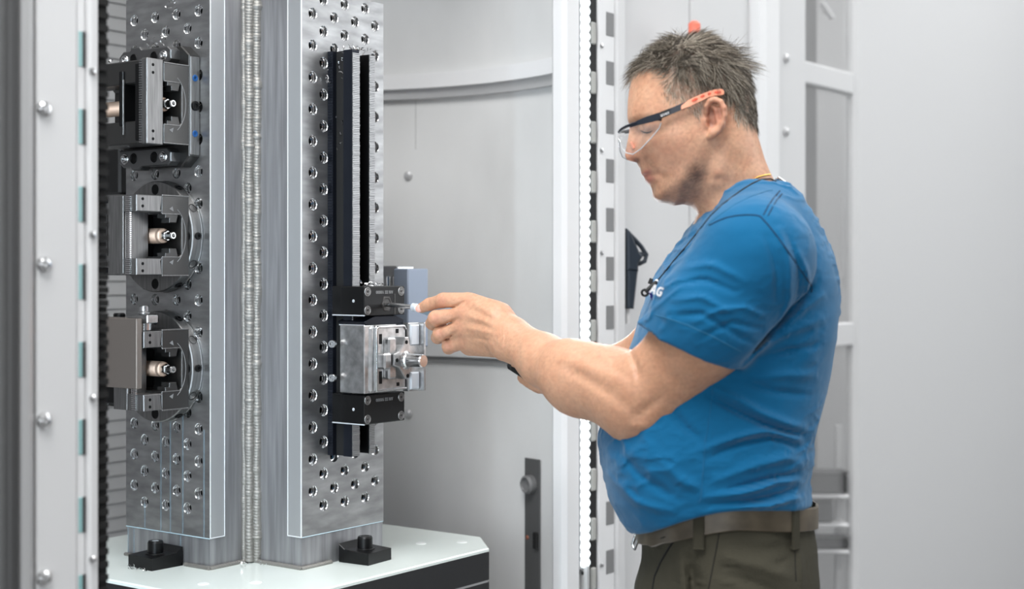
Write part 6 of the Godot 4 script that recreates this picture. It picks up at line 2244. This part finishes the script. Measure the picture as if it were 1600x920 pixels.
func build_glasses() -> void:
	var g := thing("safety_glasses", "clear safety glasses with navy and orange temples worn by the man", "glasses", T(px(985, 0, PZ).x, px(0, 200, PZ).y, -PZ))
	var at := T(-g.position.x, -g.position.y, -g.position.z)
	# lens: wraps from the middle to both sides; points given as (picture x, top y, bottom y, metres from the middle)
	var q := [[968.0, 207.0, 214.0, .0], [969.0, 204.0, 222.0, .010], [972.5, 201.0, 232.0, .022], [979.0, 197.5, 239.0, .036], [989.0, 193.5, 241.0, .049], [1002.0, 190.0, 232.0, .060], [1017.0, 187.0, 216.0, .068], [1030.0, 186.0, 200.0, .073], [1033.0, 187.0, 192.0, .0745]]
	var b := SB.new()
	var top := PackedVector3Array()
	var low := PackedVector3Array()
	for s in [-1.0, 1.0]:
		for k in q.size():
			var i: int = (q.size() - 1 - k) if s < 0.0 else k
			if s > 0.0 and i == 0: continue
			var e: Array = q[i]
			top.append(near_head(e[0], e[1], e[3], s)); low.append(near_head(e[0], e[2], e[3], s))
	var rows := 6
	for k in top.size() - 1:
		for r in rows:
			var P: Array = []
			for c in [[k, r], [k + 1, r], [k + 1, r + 1], [k, r + 1]]:
				var t := float(c[1]) / rows
				var p := top[c[0]].lerp(low[c[0]], t)
				var out := Vector3(-.6, 0, (p.z + PZ) / .075).normalized()
				P.append(p + out * .0030 * sin(PI * t))
			var nn := Vector3(-.6, 0, (top[k].z + PZ) / .075)
			b.quad(P[0], P[1], P[2], P[3], nn)
	obj("lens", b.done(), M.lens, g, at)
	b = SB.new()
	b.tube(low, PackedFloat32Array([.0007]), 6)
	obj("lens_rim", b.done(), M.edge_steel if false else mat("clear rim", Color(.75, .77, .78), .2), g, at)
	b = SB.new()
	b.tube(top, PackedFloat32Array([.0022]), 8)
	obj("brow_bar", b.done(), M.navy, g, at)
	obj("nose_pad", box_mesh(Vector3(-.003, -.0055, -.0015), Vector3(.003, .0055, .0015), .0012, along(near_head(988, 227, .014), Vector3(.4, -1, .0))), M.orange, g, at)
	obj("nose_pad", box_mesh(Vector3(-.003, -.0055, -.0015), Vector3(.003, .0055, .0015), .0012, along(near_head(988, 227, .014, -1.0), Vector3(.4, -1, .0))), M.orange, g, at)
	for s in [1.0, -1.0]:
		var strip := func(pts: Array, h: float, th: float) -> ArrayMesh:
			var sb := SB.new()
			for k in pts.size() - 1:
				var p := near_head(pts[k][0], pts[k][1], pts[k][2], s); var e := near_head(pts[k + 1][0], pts[k + 1][1], pts[k + 1][2], s)
				var h0: float = pts[k][3] * mm / 2; var h1: float = pts[k + 1][3] * mm / 2
				var u := Vector3(0, 1, 0)
				var o := Vector3(0, 0, s) * th
				for c in [[o, 1.0], [-o, -1.0]]:
					sb.quad(p + u * h0 + c[0], e + u * h1 + c[0], e - u * h1 + c[0], p - u * h0 + c[0], Vector3(0, 0, s) * c[1])
				sb.quad(p + u * h0 + o, e + u * h1 + o, e + u * h1 - o, p + u * h0 - o, Vector3.UP)
				sb.quad(p - u * h0 + o, e - u * h1 + o, e - u * h1 - o, p - u * h0 - o, Vector3.DOWN)
				if k == 0: sb.quad(p + u * h0 + o, p - u * h0 + o, p - u * h0 - o, p + u * h0 - o, Vector3(-1, 0, 0))
				if k == pts.size() - 2: sb.quad(e + u * h1 + o, e - u * h1 + o, e - u * h1 - o, e + u * h1 - o, Vector3(1, 0, 0))
			return sb.done()
		var arm := obj("temple", strip.call([[984, 197, .043, 5.0], [996, 192, .056, 7.0], [1010, 187.5, .066, 10.0], [1024, 183.5, .0735, 11.0], [1033, 180, .0765, 10.0], [1050, 173, .0800, 9.5], [1076, 162, .0835, 9.5]], 1.0, .0020), M.navy, g, at)
		obj("hinge", strip.call([[1031, 180.5, .0790, 10.0], [1046, 174.5, .0820, 10.0]], 1.0, .0012), M.cord, arm)
		obj("temple_tip", strip.call([[1062, 169.5, .0815, 5.0], [1076, 161.5, .0842, 10.0], [1092, 154, .0852, 10.0], [1108, 147, .0858, 9.0], [1118, 144.5, .0855, 9.5], [1127, 144, .0845, 9.5], [1131, 144.5, .0840, 5.0]], 1.0, .0020), M.orange, arm)
		for e in [[1081, 1090, 157.5, 154.0], [1094, 1101, 151.5, 149.0], [1105, 1111, 147.8, 146.0], [1116, 1127, 144.5, 144.0]]:
			obj("tip_recess", strip.call([[e[0], e[2], .0868, 2.0], [(e[0] + e[1]) / 2.0, (e[2] + e[3]) / 2.0, .0874, 4.2], [e[1], e[3], .0872, 2.0]], 1.0, .0008), M.orange_deep, arm)
		if s > 0.0:
			var tm := text_mesh("uvex", .0042, .0004)
			var dx := near_head(1046, 174.5, .083) - near_head(1031, 180.5, .080)
			dx = Vector3(dx.x, dx.y, 0).normalized()
			obj("lettering", tm, M.white_mark, arm, Transform3D(Basis(dx, Vector3(-dx.y, dx.x, 0), Vector3(0, 0, 1)), near_head(1039, 178.0, .0828)))

func build_trinkets() -> void:
	head_f.all()
	shirt_f.all()
	# gold chain on the neck
	var ch := thing("neck_chain", "thin gold chain round the man's neck", "necklace", T(px(1180, 0, PZ).x, px(0, 290, PZ).y, -PZ))
	var at := T(-ch.position.x, -ch.position.y, -ch.position.z)
	var link := SB.new()
	link.lathe(PackedVector2Array([Vector2(0, -.0016), Vector2(.0013, -.0009), Vector2(.0017, 0), Vector2(.0013, .0009), Vector2(0, .0016)]), 8)
	var lm := link.done()
	for k in 20:
		var t := k / 19.0
		var p := hit(head_f, lerpf(1149, 1203, t), 299.0 - 26.0 * sin(t * PI * .5), 1.85, 2.3)
		if p.is_finite(): obj("chain_bead", lm, M.gold, ch, at * T(p.x, p.y, p.z + .0008))
	# black lanyard cord down to the chest
	var la := thing("lanyard", "thin black lanyard cord over the man's shoulder with a clip on the chest", "lanyard", T(px(1060, 0, PZ).x, px(0, 400, PZ).y, -PZ))
	at = T(-la.position.x, -la.position.y, -la.position.z)
	var pts := PackedVector3Array()
	var way := [[1212, 283], [1204, 279], [1190, 280], [1176, 286], [1160, 296], [1142, 309], [1128, 320], [1110, 337], [1092, 360], [1072, 385], [1052, 408], [1036, 428], [1026, 440]]
	for i in way.size() - 1:
		for k in 5:
			var x := lerpf(way[i][0], way[i + 1][0], k / 5.0); var y := lerpf(way[i][1], way[i + 1][1], k / 5.0)
			var p := hit(head_f, x, y, 1.8, 2.3)
			var p2 := hit(shirt_f, x, y, 1.7, 2.3)
			if p2.is_finite() and (not p.is_finite() or p2.z > p.z): p = p2
			if p.is_finite(): pts.append(p - p.direction_to(Vector3(0, EYE_Y, 0)) * -.0016)
	var b := SB.new()
	b.tube(pts, PackedFloat32Array([.0010]), 6)
	obj("cord", b.done(), M.cord, la, at)
	var c0 := hit(shirt_f, 1029, 437, 1.7, 2.3)
	if c0.is_finite():
		var c1 := c0 + Vector3(-.0185, -.0165, .004)
		b = SB.new()
		b.tube(PackedVector3Array([c0 + Vector3(0, 0, .003), c0.lerp(c1, .3) + Vector3(0, 0, .005), c1 + Vector3(0, 0, .004)]), PackedFloat32Array([.0020, .0032, .0030]), 10)
		obj("clip_body", b.done(), M.cord, la, at)
		b = SB.new()
		var lp := PackedVector3Array()
		for k in 13:
			var t := TAU * k / 12
			lp.append(c1 + Vector3(-.001 + .0042 * cos(t), -.001 + .0042 * sin(t), .005))
		b.tube(lp, PackedFloat32Array([.0017]), 8, false)
		obj("clip_ring", b.done(), M.cord, la, at)
		obj("clip_band", cyl_mesh(.0034, -.0025, .0025, 12, along(c0 + Vector3(-.003, -.003, .004), c1 - c0)), M.edge_steel, la, at)
		obj("blue_tab", box_mesh(Vector3(-.003, -.008, -.002), Vector3(.003, .008, .002), .001, along(c1 + Vector3(.008, -.006, .004), Vector3(-.4, 1, 0))), M.cobalt, la, at)
		obj("cord_stop", cyl_mesh(.0042, -.004, .004, 12, along(px(1018, 440, 2.06), Vector3(.4, 1, 0))), M.cord, la, at)
	# buckle of the lanyard behind the neck
	b = SB.new()
	var bx := Transform3D(Basis(Vector3(0, 0, 1), -.62), px(1226, 287, PZ + .0))
	b.box(Vector3(-.014, -.0025, -.008), Vector3(.014, .0025, .008), .001, bx)
	obj("neck_buckle", b.done(), M.bright, la, at)
	# print on the chest
	var a := hit(shirt_f, 1031, 456, 1.7, 2.3)
	if a.is_finite():
		var tm := text_mesh("AG", .0125, .0006)
		var e := .02
		var n := Vector3(shirt_f.ev(a + Vector3(e, 0, 0)) - shirt_f.ev(a - Vector3(e, 0, 0)), shirt_f.ev(a + Vector3(0, e, 0)) - shirt_f.ev(a - Vector3(0, e, 0)), shirt_f.ev(a + Vector3(0, 0, e)) - shirt_f.ev(a - Vector3(0, 0, e))).normalized()
		n = (n + a.direction_to(Vector3(0, EYE_Y, 0)) * .7).normalized()
		var up := Vector3(.45, 1, 0)
		up = (up - n * up.dot(n)).normalized()
		mobj("chest_print", tm, M.white_mark).transform = T(-man_at.x, -man_at.y, -man_at.z) * Transform3D(Basis(up.cross(n), up, n), a + n * .0060)
